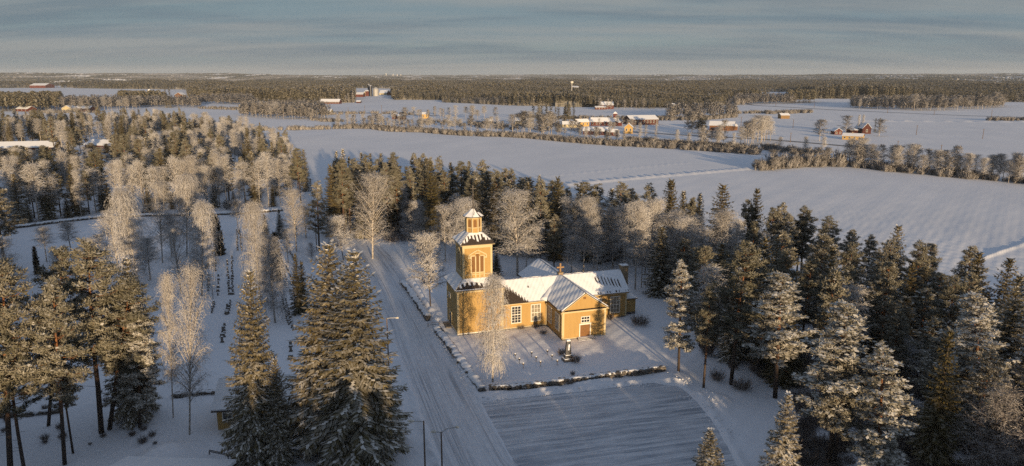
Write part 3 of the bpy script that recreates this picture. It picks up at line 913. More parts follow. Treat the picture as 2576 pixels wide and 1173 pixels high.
# ploughed lumps of snow along the churchyard wall
lump_mesh = []
for k in range(3):
    b = MB(); rock(b, (0, 0, 0.05), (0.3, 0.26, 0.22), 0.4); lump_mesh.append(b.mesh('snow_lump', M['snow'], True))
def along(pts, n, jit):
    out = []
    L = smooth_line(pts, 0.2)
    for _ in range(n):
        p = random.choice(L)
        out.append((p[0] + random.gauss(0, jit), p[1] + random.gauss(0, jit)))
    return out
sx_, sy_ = [], []
lumps = MB()
for p in along(LV((1008, 722), (1070, 815), (1100, 852), (1195, 1000), (1208, 1006)), 230, 0.42) + along(LV((1700, 955), (1770, 1010), (1830, 1100)), 150, 1.6) + along(LV((1215, 1012), (1660, 962)), 90, 0.5):
    z = float(ground_h(np.array([p[0]]), np.array([p[1]]))[0])
    s = random.uniform(0.05, 0.17)
    rock(lumps, (p[0], p[1], max(z, 0.0) + s * 0.3), (s * 1.2, s, s * 0.8), random.uniform(0, 3))
tag(lumps.build('snow_clods', M['snow'], None, True), 'clods of ploughed snow along the wall and parking edge', 'snow', None, 'stuff')
for xb, yb, lab in ((1075, 806, 'snow-capped stone gatepost at the road beside the tower, nearer post of the two'), ):
    X, Y = G(xb, yb)
    t = thing('gate_post', lab, 'post', (X, Y, 0), R(17))
    b = MB(); b.loft([[(-.45, -.45, 0), (.45, -.45, 0), (.45, .45, 0), (-.45, .45, 0)], [(-.38, -.38, 1.2), (.38, -.38, 1.2), (.38, .38, 1.2), (-.38, .38, 1.2)]]); b.build('pillar', M['stone'], t)
    b = MB(); b.loft([[(-.55, -.55, 1.2), (.55, -.55, 1.2), (.55, .55, 1.2), (-.55, .55, 1.2)], [(-.5, -.5, 1.5), (.5, -.5, 1.5), (.5, .5, 1.5), (-.5, .5, 1.5)], [(-.2, -.2, 1.66), (.2, -.2, 1.66), (.2, .2, 1.66), (-.2, .2, 1.66)]]); b.build('snow_cap', M['snow'], t, True)

# ------------------------------------------------------------------ the church
CA, CO = R(17.5), (9.7, 125.9)
def CW(u, w):
    return (CO[0] + u * math.cos(CA) - w * math.sin(CA), CO[1] + u * math.sin(CA) + w * math.cos(CA))
church = thing('church', 'yellow wooden cruciform church with tall bell tower and snow-covered roofs', 'church', (CO[0], CO[1], 0), CA)
def part(name, b, m, parent=church, smooth=False):
    return b.build(name, m, parent, smooth)
AX = 13.0                                     # the long axis of the church in w
def gable_prism(u0, u1, w0, w1, ze, zr, along_u):
    """walls with gables up to the roof planes"""
    b = MB()
    if along_u:
        c = (w0 + w1) / 2
        prof = [(w0, 0.15), (w1, 0.15), (w1, ze), (c, zr), (w0, ze)]
        b.loft([[(u0, w, z) for w, z in prof], [(u1, w, z) for w, z in prof]])
    else:
        c = (u0 + u1) / 2
        prof = [(u0, 0.15), (u1, 0.15), (u1, ze), (c, zr), (u0, ze)]
        b.loft([[(u, w0, z) for u, z in prof], [(u, w1, z) for u, z in prof]])
    return b
part('nave_wall', gable_prism(-9.5, 17.9, 8.6, 17.4, 5.75, 8.9, True), M['yellow'])
part('south_transept_wall', gable_prism(0.0, 9.05, 0.0, 13.0, 5.95, 9.05, False), M['yellow'])
part('north_transept_wall', gable_prism(0.0, 9.05, 13.0, 25.9, 5.95, 9.05, False), M['yellow'])
b = MB()
b.box(-9.46, 17.94, 8.52, 17.48, -0.3, 0.32); b.box(-.07, 9.12, -.07, 25.97, -0.3, 0.30)
part('plinth', b, M['stone'])
# roofs: two slopes each, a little thick, with overhang
def roof(name, u0, u1, w0, w1, ze, zr, along_u, th=0.16):
    b = MB()
    if along_u:
        c = (w0 + w1) / 2
        b.slab([(u0, w0, ze), (u1, w0, ze), (u1, c, zr), (u0, c, zr)], th)
        b.slab([(u0, c, zr), (u1, c, zr), (u1, w1, ze), (u0, w1, ze)], th)
    else:
        c = (u0 + u1) / 2
        b.slab([(u0, w0, ze), (u0, w1, ze), (c, w1, zr), (c, w0, zr)], th)
        b.slab([(c, w0, zr), (c, w1, zr), (u1, w1, ze), (u1, w0, ze)], th)
    return part(name, b, M['tile'])
# planes pass just above the wall tops
NZ = dict(ze=5.60, zr=9.06)
TZ = dict(ze=5.83, zr=9.24)
r_n = roof('roof', -9.45, 18.35, 8.1, 17.9, 5.55, 9.02, True)
r_s = roof('roof', -0.48, 9.53, -0.5, 13.0, 5.78, 9.20, False)
r_t = roof('roof', -0.48, 9.53, 13.004, 26.4, 5.78, 9.20, False)
def snow_sheet(parent, P0, P1, P2, ns, nt, mask, th, name='roof_snow', rag=0.03):
    """snow lying on a roof plane: P0 corner, P0-P1 along the eave, P0-P2 up the slope; cells kept where mask(s,t)"""
    P0, P1, P2 = (np.array(p, float) for p in (P0, P1, P2))
    eS, eT = P1 - P0, P2 - P0
    n = np.cross(eS, eT); n /= np.linalg.norm(n)
    if n[2] < 0:
        n = -n
    keep = np.zeros((ns, nt), bool)
    for i in range(ns):
        for j in range(nt):
            keep[i, j] = mask((i + .5) / ns, (j + .5) / nt)
    b = MB(); vid = {}
    def vert(i, j, top):
        k = (i, j, top)
        if k not in vid:
            h = th * (1 + 0.25 * math.sin(i * 0.31 + j * 0.17) + 0.15 * math.sin(i * 0.9 - j * 0.6)) if top else 0.004
            p = P0 + eS * (i / ns) + eT * (j / nt) + n * h
            vid[k] = len(b.v); b.v.append(tuple(p))
        return vid[k]
    flip = np.dot(np.cross(eS, eT), n) < 0
    for i in range(ns):
        for j in range(nt):
            if not keep[i, j]:
                continue
            q = [vert(i, j, 1), vert(i + 1, j, 1), vert(i + 1, j + 1, 1), vert(i, j + 1, 1)]
            b.f.append(tuple(q[::-1] if flip else q)); b.m.append(0)
            for (di, dj, a, c) in ((-1, 0, (i, j), (i, j + 1)), (1, 0, (i + 1, j), (i + 1, j + 1)), (0, -1, (i, j), (i + 1, j)), (0, 1, (i, j + 1), (i + 1, j + 1))):
                ii, jj = i + di, j + dj
                if not (0 <= ii < ns and 0 <= jj < nt) or not keep[ii, jj]:
                    b.f.append((vert(*a, 1), vert(*c, 1), vert(*c, 0), vert(*a, 0))); b.m.append(0)
    return b.build(name, M['snow'], parent, True)
def lift(p, n, d=0.165):
    return tuple(np.array(p) + np.array(n) * d)
def plane_pts(p0, p1, p2, d=0.165):
    a, b_, c = (np.array(p, float) for p in (p0, p1, p2))
    n = np.cross(b_ - a, c - a); n /= np.linalg.norm(n)
    if n[2] < 0:
        n = -n
    return a + n * d, b_ + n * d, c + n * d
def finger(x, period, ph, amp):
    return amp * (0.5 + 0.5 * math.sin(2 * PI * x / period + ph)) * (0.75 + 0.25 * math.sin(x * 1.7 + ph))
# south slope of the nave, west part: tiles laid bare next to the tower, in steps
def m_nave_w(s, t):
    u = -9.45 + s * 9.5
    edge = -9.2 + 5.4 * (1 - t) ** 0.85                    # bare to the left of this line
    f = (u * 2.1) % 1.0
    lim = t + 0.10 * (0.5 - abs(f - 0.5)) * 4
    if u < -9.2 + 5.4 * max(0.0, 1 - lim) ** 0.85:
        return False
    if t < 0.035 and u < -4.4:
        return False
    if (u + 3.3) ** 2 + ((t - 0.62) * 6) ** 2 < 0.045:
        return False
    return True
def m_nave_e(s, t):
    u = 5.0 + s * 13.35
    ctr = 0.50 - (u - 13.0) * 0.035
    f = (u * 1.45) % 1.0
    if 11.6 < u < 17.0 and f < 0.40 and abs(t - (0.54 - (u - 14.0) * 0.05)) < 0.24 * min(1, (u - 10.6) / 2.0) * (0.8 + 0.2 * math.sin(u * 9)):
        return False
    if 0.03 < t < 0.10 and u > 9.8 and f < 0.4 and math.sin(u * 2.9) > 0.0:
        return False
    return True
q = plane_pts((-9.45, 8.1, 5.55), (0.05, 8.1, 5.55), (-9.45, 13.0, 9.02)); snow_sheet(r_n, q[0], q[1], q[2], 76, 46, m_nave_w, 0.13)
q = plane_pts((5.0, 8.1, 5.55), (18.35, 8.1, 5.55), (5.0, 13.0, 9.02)); snow_sheet(r_n, q[0], q[1], q[2], 108, 46, m_nave_e, 0.13)
q = plane_pts((0.05, 8.1, 5.55), (5.0, 8.1, 5.55), (0.05, 13.0, 9.02)); snow_sheet(r_n, q[0], q[1], q[2], 30, 34, lambda s, t: True, 0.13)
q = plane_pts((-9.45, 17.9, 5.55), (18.35, 17.9, 5.55), (-9.45, 13.0, 9.02)); snow_sheet(r_n, q[0], q[1], q[2], 60, 14, lambda s, t: True, 0.13)
q = plane_pts((-0.48, -0.5, 5.78), (-0.48, 13.0, 5.78), (4.525, -0.5, 9.20))
snow_sheet(r_s, q[0], q[1], q[2], 70, 40, lambda s, t: t > 0.035 + 0.03 * math.sin(s * 40) * (s < .15), 0.17)
q = plane_pts((9.53, -0.5, 5.78), (9.53, 13.0, 5.78), (4.525, -0.5, 9.20)); snow_sheet(r_s, q[0], q[1], q[2], 60, 30, lambda s, t: t > 0.05, 0.10)
q = plane_pts((-0.48, 13.0, 5.78), (-0.48, 26.4, 5.78), (4.525, 13.0, 9.20)); snow_sheet(r_t, q[0], q[1], q[2], 60, 30, lambda s, t: t > 0.02, 0.14)
q = plane_pts((9.53, 13.0, 5.78), (9.53, 26.4, 5.78), (4.525, 13.0, 9.20)); snow_sheet(r_t, q[0], q[1], q[2], 40, 20, lambda s, t: True, 0.14)
# drift lying in the valley between nave and porch
b = MB()
vr = []
for k in range(14):
    t = k / 13
    u, z = -0.75 + 4.6 * t, 5.78 + 3.1 * t
    w = 8.3 + 4.7 * t
    a = 0.9 * (1 - t) + 0.12
    vr.append([(u - a * 1.1, w - 0.0, z + 0.04 + 0.12), (u - a * .3, w - a * .5, z + 0.30 * (1 - t) + .16), (u + a * .5, w - a * 1.1, z + .12 + 0.28 * (1 - t)), (u + a * .6, w - a * 1.5, z - .05), (u, w, z - 0.3)])
b.loft(vr); part('snow_drift', b, M['snow'], r_n, True)
# barge boards, eaves, cornices, corner boards
b = MB()
b.slab([(-0.44, -0.46, 5.66), (-0.44, -0.36, 5.66), (4.525, -0.36, 9.06), (4.525, -0.46, 9.06)], 0.14)
b.slab([(9.49, -0.46, 5.66), (9.49, -0.36, 5.66), (4.525, -0.36, 9.06), (4.525, -0.46, 9.06)], 0.14)
b.box(-0.40, 9.45, 8.16, 8.28, 5.36, 5.56) if False else None
part('barge_board', b, M['cream'])
b = MB(); b.box(-0.42, 9.47, -0.42, -0.003, 5.72, 5.86); b.box(-0.10, 9.15, -0.10, -0.004, 5.44, 5.72)
part('cornice', b, M['cream'])
b = MB(); b.slab([(-0.42, -0.43, 5.862), (9.47, -0.43, 5.862), (9.47, -0.02, 5.98), (-0.42, -0.02, 5.98)], 0.05)
part('pediment_roof', b, M['tile'])
b = MB(); b.box(-9.4, -0.12, 8.2, 8.597, 5.36, 5.52)
part('eave_board', b, M['cream'])
b = MB(); b.box(9.2, 18.2, 8.2, 8.597, 5.36, 5.52); part('eave_board', b, M['cream'])
for (x0, x1, y0, y1) in ((-0.06, 0.36, -0.06, 0.14), (8.70, 9.11, -0.06, 0.14), (-0.30, -0.08, 8.46, 8.58), (17.62, 17.96, 8.54, 8.74)):
    b = MB(); b.box(x0, x1, y0, y1, 0.3, 5.36 if y0 > 1 else 5.43); part('corner_board', b, M['cream'])
b = MB(); b.box(-0.08, 9.13, -0.09, 0.02, 0.24, 0.40); b.box(-9.4, -0.1, 8.50, 8.58, 0.33, 0.47); part('base_board', b, M['cream'])
# windows
def window_u(u0, u1, z0, z1, w, cols, rows_, pane='glass', fw=0.17, parent=church):
    """window in a wall that faces -w"""
    f = MB()
    f.box(u0, u1, w - 0.09, w - 0.005, z0, z0 + fw); f.box(u0, u1, w - 0.10, w - 0.005, z1 - fw, z1)
    f.box(u0, u0 + fw, w - 0.088, w - 0.005, z0 + fw, z1 - fw); f.box(u1 - fw, u1, w - 0.088, w - 0.005, z0 + fw, z1 - fw)
    a0, a1, c0, c1 = u0 + fw, u1 - fw, z0 + fw, z1 - fw
    for k in range(1, cols):
        x = a0 + (a1 - a0) * k / cols; f.box(x - 0.045, x + 0.045, w - 0.072, w - 0.03, c0, c1)
    for k in range(1, rows_):
        z = c0 + (c1 - c0) * k / rows_; h = 0.075 if k * 2 == rows_ else 0.035
        f.box(a0, a1, w - 0.066, w - 0.032, z - h, z + h)
    o = f.build('window', M['white'], parent)
    p = MB(); p.box(a0, a1, w - 0.03, w - 0.006, c0, c1); p.build('pane', M[pane], o)
    return o
def window_w(w0, w1, z0, z1, u, sgn, cols, rows_, pane='glass', fw=0.17, parent=church):
    f = MB()
    def bx(a, b_, d0, d1, c, d):
        x0, x1 = sorted((u + sgn * d0, u + sgn * d1)); f.box(x0, x1, a, b_, c, d)
    bx(w0, w1, .005, .09, z0, z0 + fw); bx(w0, w1, .005, .10, z1 - fw, z1)
    bx(w0, w0 + fw, .005, .088, z0 + fw, z1 - fw); bx(w1 - fw, w1, .005, .088, z0 + fw, z1 - fw)
    a0, a1, c0, c1 = w0 + fw, w1 - fw, z0 + fw, z1 - fw
    for k in range(1, cols):
        x = a0 + (a1 - a0) * k / cols; bx(x - .045, x + .045, .03, .072, c0, c1)
    for k in range(1, rows_):
        z = c0 + (c1 - c0) * k / rows_; h = 0.075 if k * 2 == rows_ else 0.035
        bx(a0, a1, .032, .066, z - h, z + h)
    o = f.build('window', M['white'], parent)
    p = MB(); x0, x1 = sorted((u + sgn * .006, u + sgn * .03)); p.box(x0, x1, a0, a1, c0, c1); p.build('pane', M[pane], o)
    return o
window_u(-7.65, -5.50, 1.25, 4.95, 8.6, 3, 6)
window_u(-3.50, -1.35, 1.25, 4.95, 8.6, 3, 4, 'curtain')
window_u(14.1, 16.4, 1.15, 4.85, 8.6, 3, 4, 'curtain')
window_u(10.4, 12.2, 1.15, 4.85, 8.6, 3, 4, 'curtain')
window_w(5.75, 7.95, 1.3, 4.75, 0.0, -1, 3, 4, 'curtain')
window_w(1.55, 3.75, 1.3, 4.75, 0.0, -1, 3, 4, 'curtain')
window_u(3.80, 5.72, 3.15, 4.50, 0.0, 3, 2, fw=0.15)
b = MB(); b.box(4.25, 4.80, -0.06, -0.005, 8.0, 8.42); part('gable_vent', b, M['louvre'])
d = MB(); d.box(3.50, 5.96, -.10, -.005, 2.78, 3.0); d.box(3.50, 3.70, -.09, -.005, 0.35, 2.78); d.box(5.76, 5.96, -.09, -.005, 0.35, 2.78); d.box(3.40, 6.06, -.14, -.005, 3.0, 3.08)
dr = d.build('door_frame', M['white'], church)
d = MB(); d.box(3.70, 4.715, -.05, -.006, 0.36, 2.78); d.box(4.745, 5.76, -.05, -.006, 0.36, 2.78)
for x in (3.85, 4.88):
    for z in (0.5, 1.25, 2.05):
        d.box(x, x + 0.72, -.075, -.05, z, z + 0.58)
dl = d.build('door', M['door'], church)
b = MB(); b.box(4.63, 4.69, -.11, -.075, 1.28, 1.44); b.build('handle', M['metal'], dl)
st = MB()
for k in range(3):
    st.box(3.0 - 0.08 * k, 6.4 + 0.08 * k, -0.85 - 0.35 * k, -0.01 if k == 0 else -0.85 - 0.35 * (k - 1), -0.1, 0.36 - 0.13 * k)
stp = part('steps', st, M['stone'])
sn = MB()
for k in range(3):
    sn.box(3.04 - 0.08 * k, 6.36 + 0.08 * k, -0.78 - 0.35 * k, -0.05 if k == 0 else -0.87 - 0.35 * (k - 1), 0.362 - 0.13 * k, 0.40 - 0.13 * k)
sn.build('step_snow', M['snow'], stp)
# downpipes
for pts in ([(-0.35, 8.25, 5.5), (-0.35, 8.35, 5.1), (-0.22, 8.40, 4.8), (-0.22, 8.40, 0.5)], [(-0.42, -0.30, 5.7), (-0.2, -0.2, 5.2), (-0.16, -0.16, 4.9), (-0.16, -0.16, 0.4)], [(-9.3, 7.9, 9.1), (-9.25, 8.2, 8.4), (-9.38, 8.22, 8.0), (-9.38, 8.22, 0.5)], [(-19.0, 8.2, 9.1), (-18.6, 8.22, 8.5), (-18.55, 8.21, 8.0), (-18.55, 8.21, 0.6)]):
    b = MB(); b.tube(pts, 0.07, 6); part('downpipe', b, M['cream'])
# ridge cross at the crossing
b = MB(); b.box(4.05, 5.0, AX - .45, AX + .45, 8.9, 9.75); b.box(3.95, 5.1, AX - .55, AX + .55, 9.75, 9.85); cb_ = part('cross_base', b, M['brick'])
b = MB(); b.box(4.36, 4.69, AX - .12, AX + .12, 9.85, 11.75); b.box(3.72, 4.36, AX - .118, AX + .118, 10.72, 11.02); b.box(4.69, 5.33, AX - .118, AX + .118, 10.72, 11.02); part('cross', b, M['gold'])
# chimney behind the east gable with its cage
b = MB(); b.box(18.5, 19.95, 12.2, 13.7, 0, 9.9); b.box(18.4, 20.05, 12.1, 13.8, 9.9, 10.15); ch = part('chimney', b, M['brick'])
b = MB(); b.box(18.45, 20.0, 12.15, 13.75, 10.152, 10.27); b.build('chimney_snow', M['snow'], ch)
b = MB()
for x in (18.55, 19.9):
    for y in (12.25, 13.65):
        b.tube([(x, y, 10.2), (x, y, 11.15)], 0.03, 4)
for z in (10.7, 11.15):
    b.tube([(18.55, 12.25, z), (19.9, 12.25, z), (19.9, 13.65, z), (18.55, 13.65, z), (18.55, 12.25, z)], 0.03, 4)
b.build('chimney_cage', M['metal'], ch)
# low annex on the east end
b = MB(); b.box(17.95, 20.6, 9.6, 12.0, 0.6, 3.45); part('annex_wall', b, M['yellow'])
b = MB(); b.box(17.97, 20.63, 9.57, 12.03, -.2, 0.6); part('annex_plinth', b, M['dark_stone'])
b = MB(); b.slab([(17.95, 9.3, 3.5), (20.9, 9.3, 3.5), (20.9, 12.2, 3.75), (17.95, 12.2, 3.75)], 0.12); part('annex_roof', b, M['tile'])
b = MB(); b.slab([(18.0, 9.4, 3.63), (20.85, 9.4, 3.63), (20.85, 12.15, 3.87), (18.0, 12.15, 3.87)], 0.10); part('annex_snow', b, M['snow'])

# tower
TU, TH_ = -14.1, 4.6
tx0, tx1, ty0, ty1 = TU - TH_, TU + TH_, 8.3, 17.7
b = MB(); b.box(tx0, tx1, ty0, ty1, 0.2, 9.15); part('tower_wall', b, M['yellow'])
b = MB(); b.box(tx0 - .05, tx1 + .02, ty0 - .06, ty1 + .05, -.3, 0.36); part('tower_plinth', b, M['stone'])
b = MB(); b.box(tx0 - .07, tx1 + .03, ty0 - .09, ty0 + .01, 0.30, 0.52); b.box(tx0 - .10, tx0 + .01, ty0 - .07, ty1, 0.30, 0.52); part('tower_base_board', b, M['white'])
for (x0, x1, y0, y1) in ((tx0 - .05, tx0 + .34, ty0 - .05, ty0 + .30), (tx1 - .34, tx1 + .05, ty0 - .05, ty0 + .3), (tx0 - .05, tx0 + .3, ty1 - .3, ty1 + .05)):
    b = MB(); b.box(x0, x1, y0, y1, 0.52, 8.75); part('corner_board', b, M['cream'])
b = MB(); b.box(tx0 - .10, tx1 + .10, ty0 - .10, ty1 + .1, 8.75, 9.10); part('tower_cornice', b, M['cream'])
def hip(name, c, h0x, h0y, z0, h1, z1, th, eave):
    """four sloped plates from a square eave to a smaller square"""
    b = MB()
    cx, cy_ = c
    lo = [(cx - h0x, cy_ - h0y, z0), (cx + h0x, cy_ - h0y, z0), (cx + h0x, cy_ + h0y, z0), (cx - h0x, cy_ + h0y, z0)]
    hi = [(cx - h1, cy_ - h1, z1), (cx + h1, cy_ - h1, z1), (cx + h1, cy_ + h1, z1), (cx - h1, cy_ + h1, z1)]
    b.loft([[(x, y, z - th) for x, y, z in lo], lo, hi])
    o = part(name, b, M['tile'])
    b = MB(); b.loft([[(x + dx, y + dy, z0 - th - eave) for (x, y, z), dx, dy in zip(lo, (.12, -.12, -.12, .12), (.12, .12, -.12, -.12))], [(x, y, z0 - th - .003) for x, y, z in lo]]); b.build('eave', M['cream'], o)
    return o, lo, hi
def hip_snow(o, lo, hi, side, ns, nt, mask, th):
    a, b_ = lo[side], lo[(side + 1) % 4]; c, d = hi[side], hi[(side + 1) % 4]
    a, b_, c, d = (np.array(p) for p in (a, b_, c, d))
    mid0, mid1 = (a + b_) / 2, (c + d) / 2
    w0, w1 = np.linalg.norm(b_ - a), np.linalg.norm(d - c)
    p2 = a + (mid1 - mid0)
    def mk(s, t):
        x = (s - 0.5) * w0
        half = (w0 + (w1 - w0) * t) / 2
        return abs(x) < half - 0.02 and mask(x, t, half)
    snow_sheet(o, a + 0, b_ + 0, p2, ns, nt, mk, th)
r1, lo, hi = hip('tower_roof', (TU, AX), 5.05, 5.15, 9.35, 2.98, 11.0, 0.12, 0.14)
def m_low(x, t, half):
    f = (x * 1.05 + 0.3) % 1.0
    e = 0.56 - 0.34 * (f < 0.5) * (0.75 + 0.25 * math.sin(x * 3.1)) - 0.12 * math.sin(x * 0.9)
    return t > e or t < 0.06 and x < 2.5
hip_snow(r1, lo, hi, 0, 112, 34, m_low, 0.10)
hip_snow(r1, lo, hi, 3, 70, 20, lambda x, t, h: True, 0.16)
hip_snow(r1, lo, hi, 1, 60, 16, lambda x, t, h: True, 0.12)
hip_snow(r1, lo, hi, 2, 60, 16, lambda x, t, h: True, 0.14)
B0, B1 = 2.95, 2.95
b = MB(); b.box(TU - B0, TU + B0, AX - B0, AX + B0, 10.9, 17.75); part('bell_stage_wall', b, M['yellow'])
b = MB(); b.box(TU - B0 - .07, TU + B0 + .07, AX - B0 - .07, AX + B0 + .07, 17.15, 17.72); part('bell_cornice', b, M['cream']); b = MB(); b.box(TU - B0 - .05, TU + B0 + .05, AX - B0 - .05, AX + B0 + .05, 10.85, 11.15); part('bell_base_board', b, M['cream'])
for x in (-1, 1):
    for y in (-1, 1):
        b = MB(); cx, cy_ = TU + x * B0, AX + y * B0
        b.box(min(cx - x * .32, cx + x * .055), max(cx - x * .32, cx + x * .055), min(cy_ - y * .32, cy_ + y * .055), max(cy_ - y * .32, cy_ + y * .055), 11.15, 17.15); part('corner_board', b, M['cream'])
def belfry(side):
    """three louvred openings under a pointed frame, on the south (0) or west (1) face"""
    def pos(x, dpt, z):
        return (TU + x, AX - B0 - dpt, z) if side == 0 else (TU - B0 - dpt, AX - x, z)
    def bx(b, x0, x1, d0, d1, z0, z1):
        p, q = pos(x0, d0, z0), pos(x1, d1, z1)
        b.box(min(p[0], q[0]), max(p[0], q[0]), min(p[1], q[1]), max(p[1], q[1]), min(p[2], q[2]), max(p[2], q[2]))
    f = MB()
    for x in (-1.42, -0.52, 0.30, 1.20):
        bx(f, x, x + 0.22, .003, .12, 12.3, 15.5)
    bx(f, -1.42, 1.42, .003, .13, 12.1, 12.3); bx(f, -1.42, -.52, .003, .12, 15.5, 15.72); bx(f, .52, 1.42, .003, .12, 15.5, 15.72); bx(f, -.52, .52, .003, .12, 16.0, 16.2)
    for x in (-1.42, -0.52, 0.30, 1.20):
        bx(f, x, x + 0.22, .003, .09, 11.2, 12.1)
    bx(f, -2.6, 2.6, .003, .10, 11.75, 11.9)
    bx(f, -1.78, -1.42, .003, .11, 15.05, 15.4); bx(f, 1.42, 1.78, .003, .11, 15.05, 15.4)
    o = f.build('belfry_frame', M['cream'], church)
    g = MB()
    path = [(-1.78, 15.1), (-1.78, 15.75), (-1.1, 16.15), (0, 16.75), (1.1, 16.15), (1.78, 15.75), (1.78, 15.1)]
    for (a, z0), (c, z1) in zip(path[:-1], path[1:]):
        d = math.hypot(c - a, z1 - z0); nx, nz = -(z1 - z0) / d * .11, (c - a) / d * .11
        q = [(a - nx, z0 - nz), (c - nx, z1 - nz), (c + nx, z1 + nz), (a + nx, z0 + nz)]
        g.loft([[pos(x, .004, z) for x, z in q], [pos(x, .16, z) for x, z in q]])
    g.build('hood_mould', M['cream'], o)
    for x0, x1, zt in ((-1.20, -0.52, 15.5), (-0.30, 0.30, 16.0), (0.52, 1.20, 15.5)):
        l = MB(); bx(l, x0, x1, .002, .03, 12.3, zt)
        k = 12.36
        while k < zt - 0.15:
            p = [pos(x0 + .01, .03, k + .14), pos(x1 - .01, .03, k + .14), pos(x1 - .01, .085, k), pos(x0 + .01, .085, k)]
            l.add(p, [(0, 1, 2, 3)]); k += 0.2
        l.build('louvre', M['louvre'], o)
belfry(0); belfry(1)
r2, lo, hi = hip('bell_roof', (TU, AX), 3.5, 3.5, 18.0, 1.25, 19.85, 0.1, 0.14)
def m_top(x, t, half):
    f = (x * 1.45 + 0.1) % 1.0
    e = 0.78 - 0.58 * (f < 0.52) * (0.7 + 0.3 * math.sin(x * 2.3 + 1)) + 0.10 * x / 3
    return (t > e and t > 0.16) or (x > 1.3 and t > 0.30 + .25 * (f < .5)) 
hip_snow(r2, lo, hi, 0, 100, 40, m_top, 0.09)
hip_snow(r2, lo, hi, 3, 60, 22, lambda x, t, h: True, 0.14)
hip_snow(r2, lo, hi, 1, 60, 22, lambda x, t, h: t > 0.3, 0.1)
hip_snow(r2, lo, hi, 2, 40, 16, lambda x, t, h: True, 0.14)
# lantern: eight sides
def octa(r, z, rot=PI / 8):
    return [(TU + r / math.cos(PI / 8) * math.cos(rot + 2 * PI * i / 8), AX + r / math.cos(PI / 8) * math.sin(rot + 2 * PI * i / 8), z) for i in range(8)]
b = MB(); b.loft([octa(1.36, 19.6), octa(1.36, 22.95)]); lan = part('lantern_wall', b, M['yellow'])
for zr_ in ((1.45, 19.55, 1.45, 19.9), (1.41, 20.75, 1.41, 20.9), (1.43, 22.65, 1.48, 22.95)):
    b = MB(); b.loft([octa(zr_[0], zr_[1]), octa(zr_[2], zr_[3])]); b.build('lantern_trim', M['cream'], lan)
for i in range(8):
    a = PI / 8 + 2 * PI * i / 8; r = 1.40 / math.cos(PI / 8)
    b = MB(); b.tube([(TU + r * math.cos(a), AX + r * math.sin(a), 19.9), (TU + r * math.cos(a), AX + r * math.sin(a), 22.66)], 0.13, 6); b.build('pilaster', M['cream'], lan)
    a2 = a + PI / 8; r2_ = 1.38
    c, s = math.cos(a2), math.sin(a2)
    P = lambda x, z, d: (TU + (r2_ + d) * c - x * s, AX + (r2_ + d) * s + x * c, z)
    q = [(-.31, 20.9), (.31, 20.9), (.31, 22.2), (.16, 22.42), (-.16, 22.42), (-.31, 22.2)]
    b = MB(); b.loft([[P(x, z, -.01) for x, z in q], [P(x, z, .02) for x, z in q]]); b.build('louvre', M['louvre'], lan)
b = MB(); b.loft([octa(1.95, 22.93), octa(1.98, 23.03), octa(1.0, 23.75), octa(0.28, 24.45)]); lr = part('lantern_roof', b, M['tile'])
b = MB()
for k in (2, 3, 4, 5):
    o0, o1, o2 = octa(1.93, 23.07), octa(1.0, 23.78), octa(0.30, 24.46)
    sc = 1.0 if k in (3, 4) else (0.95)
    i, j = k, (k + 1) % 8
    b.add([o0[i], o0[j], o1[j], o1[i], o2[j], o2[i]], [(0, 1, 2, 3), (3, 2, 4, 5)])
i, j = 5, 6
def lerp(p, q_, t):
    return tuple(np.array(p) * (1 - t) + np.array(q_) * t)
o0, o1, o2 = octa(1.93, 23.07), octa(1.0, 23.78), octa(0.30, 24.46)
b.add([lerp(o0[5], o0[6], .0), lerp(o0[5], o0[6], .25), lerp(o1[5], o1[6], .6), o1[5], o2[6], o2[5]], [(0, 1, 2, 3), (3, 2, 4, 5)])
b.add([lerp(o0[6], o0[7], .35), o0[7], o1[7], lerp(o1[6], o1[7], .2)], [(0, 1, 2, 3)])
b.build('lantern_snow', M['snow'], lr)
b = MB(); b.lathe([(.30, 24.4), (.42, 24.55), (.30, 24.75), (.12, 24.8), (.12, 27.0), (.24, 27.05), (.26, 27.25), (.12, 27.4), (.05, 27.5)], (TU, AX), 10); sp = part('spire', b, M['metal'], church, True)
b = MB(); b.box(TU - .05, TU + .05, AX - .05, AX + .05, 27.45, 29.15); b.box(TU - .55, TU - .05, AX - .045, AX + .045, 28.35, 28.45); b.box(TU + .05, TU + .55, AX - .045, AX + .045, 28.35, 28.45)
b.box(TU - .22, TU - .05, AX - .04, AX + .04, 28.72, 28.8); b.box(TU + .05, TU + .22, AX - .04, AX + .04, 28.72, 28.8); b.build('spire_cross', M['metal'], sp)
# west door and small window of the tower
window_w(14.2, 16.0, 6.0, 7.0, tx0, -1, 2, 1, 'curtain', 0.14)
d = MB(); d.box(tx0 - .10, tx0 - .005, 13.4, 13.65, 0.4, 2.95); d.box(tx0 - .10, tx0 - .005, 15.5, 15.75, 0.4, 2.95); d.box(tx0 - .12, tx0 - .005, 13.3, 15.85, 2.95, 3.3); d.build('door_frame', M['cream'], church)
d = MB(); d.box(tx0 - .05, tx0 - .006, 13.65, 15.5, 0.4, 2.95); d.build('door', M['metal'], church)
b = MB(); b.box(tx0 - 1.4, tx0 - .06, 13.0, 16.0, -.1, 0.35); part('west_step', b, M['stone'])
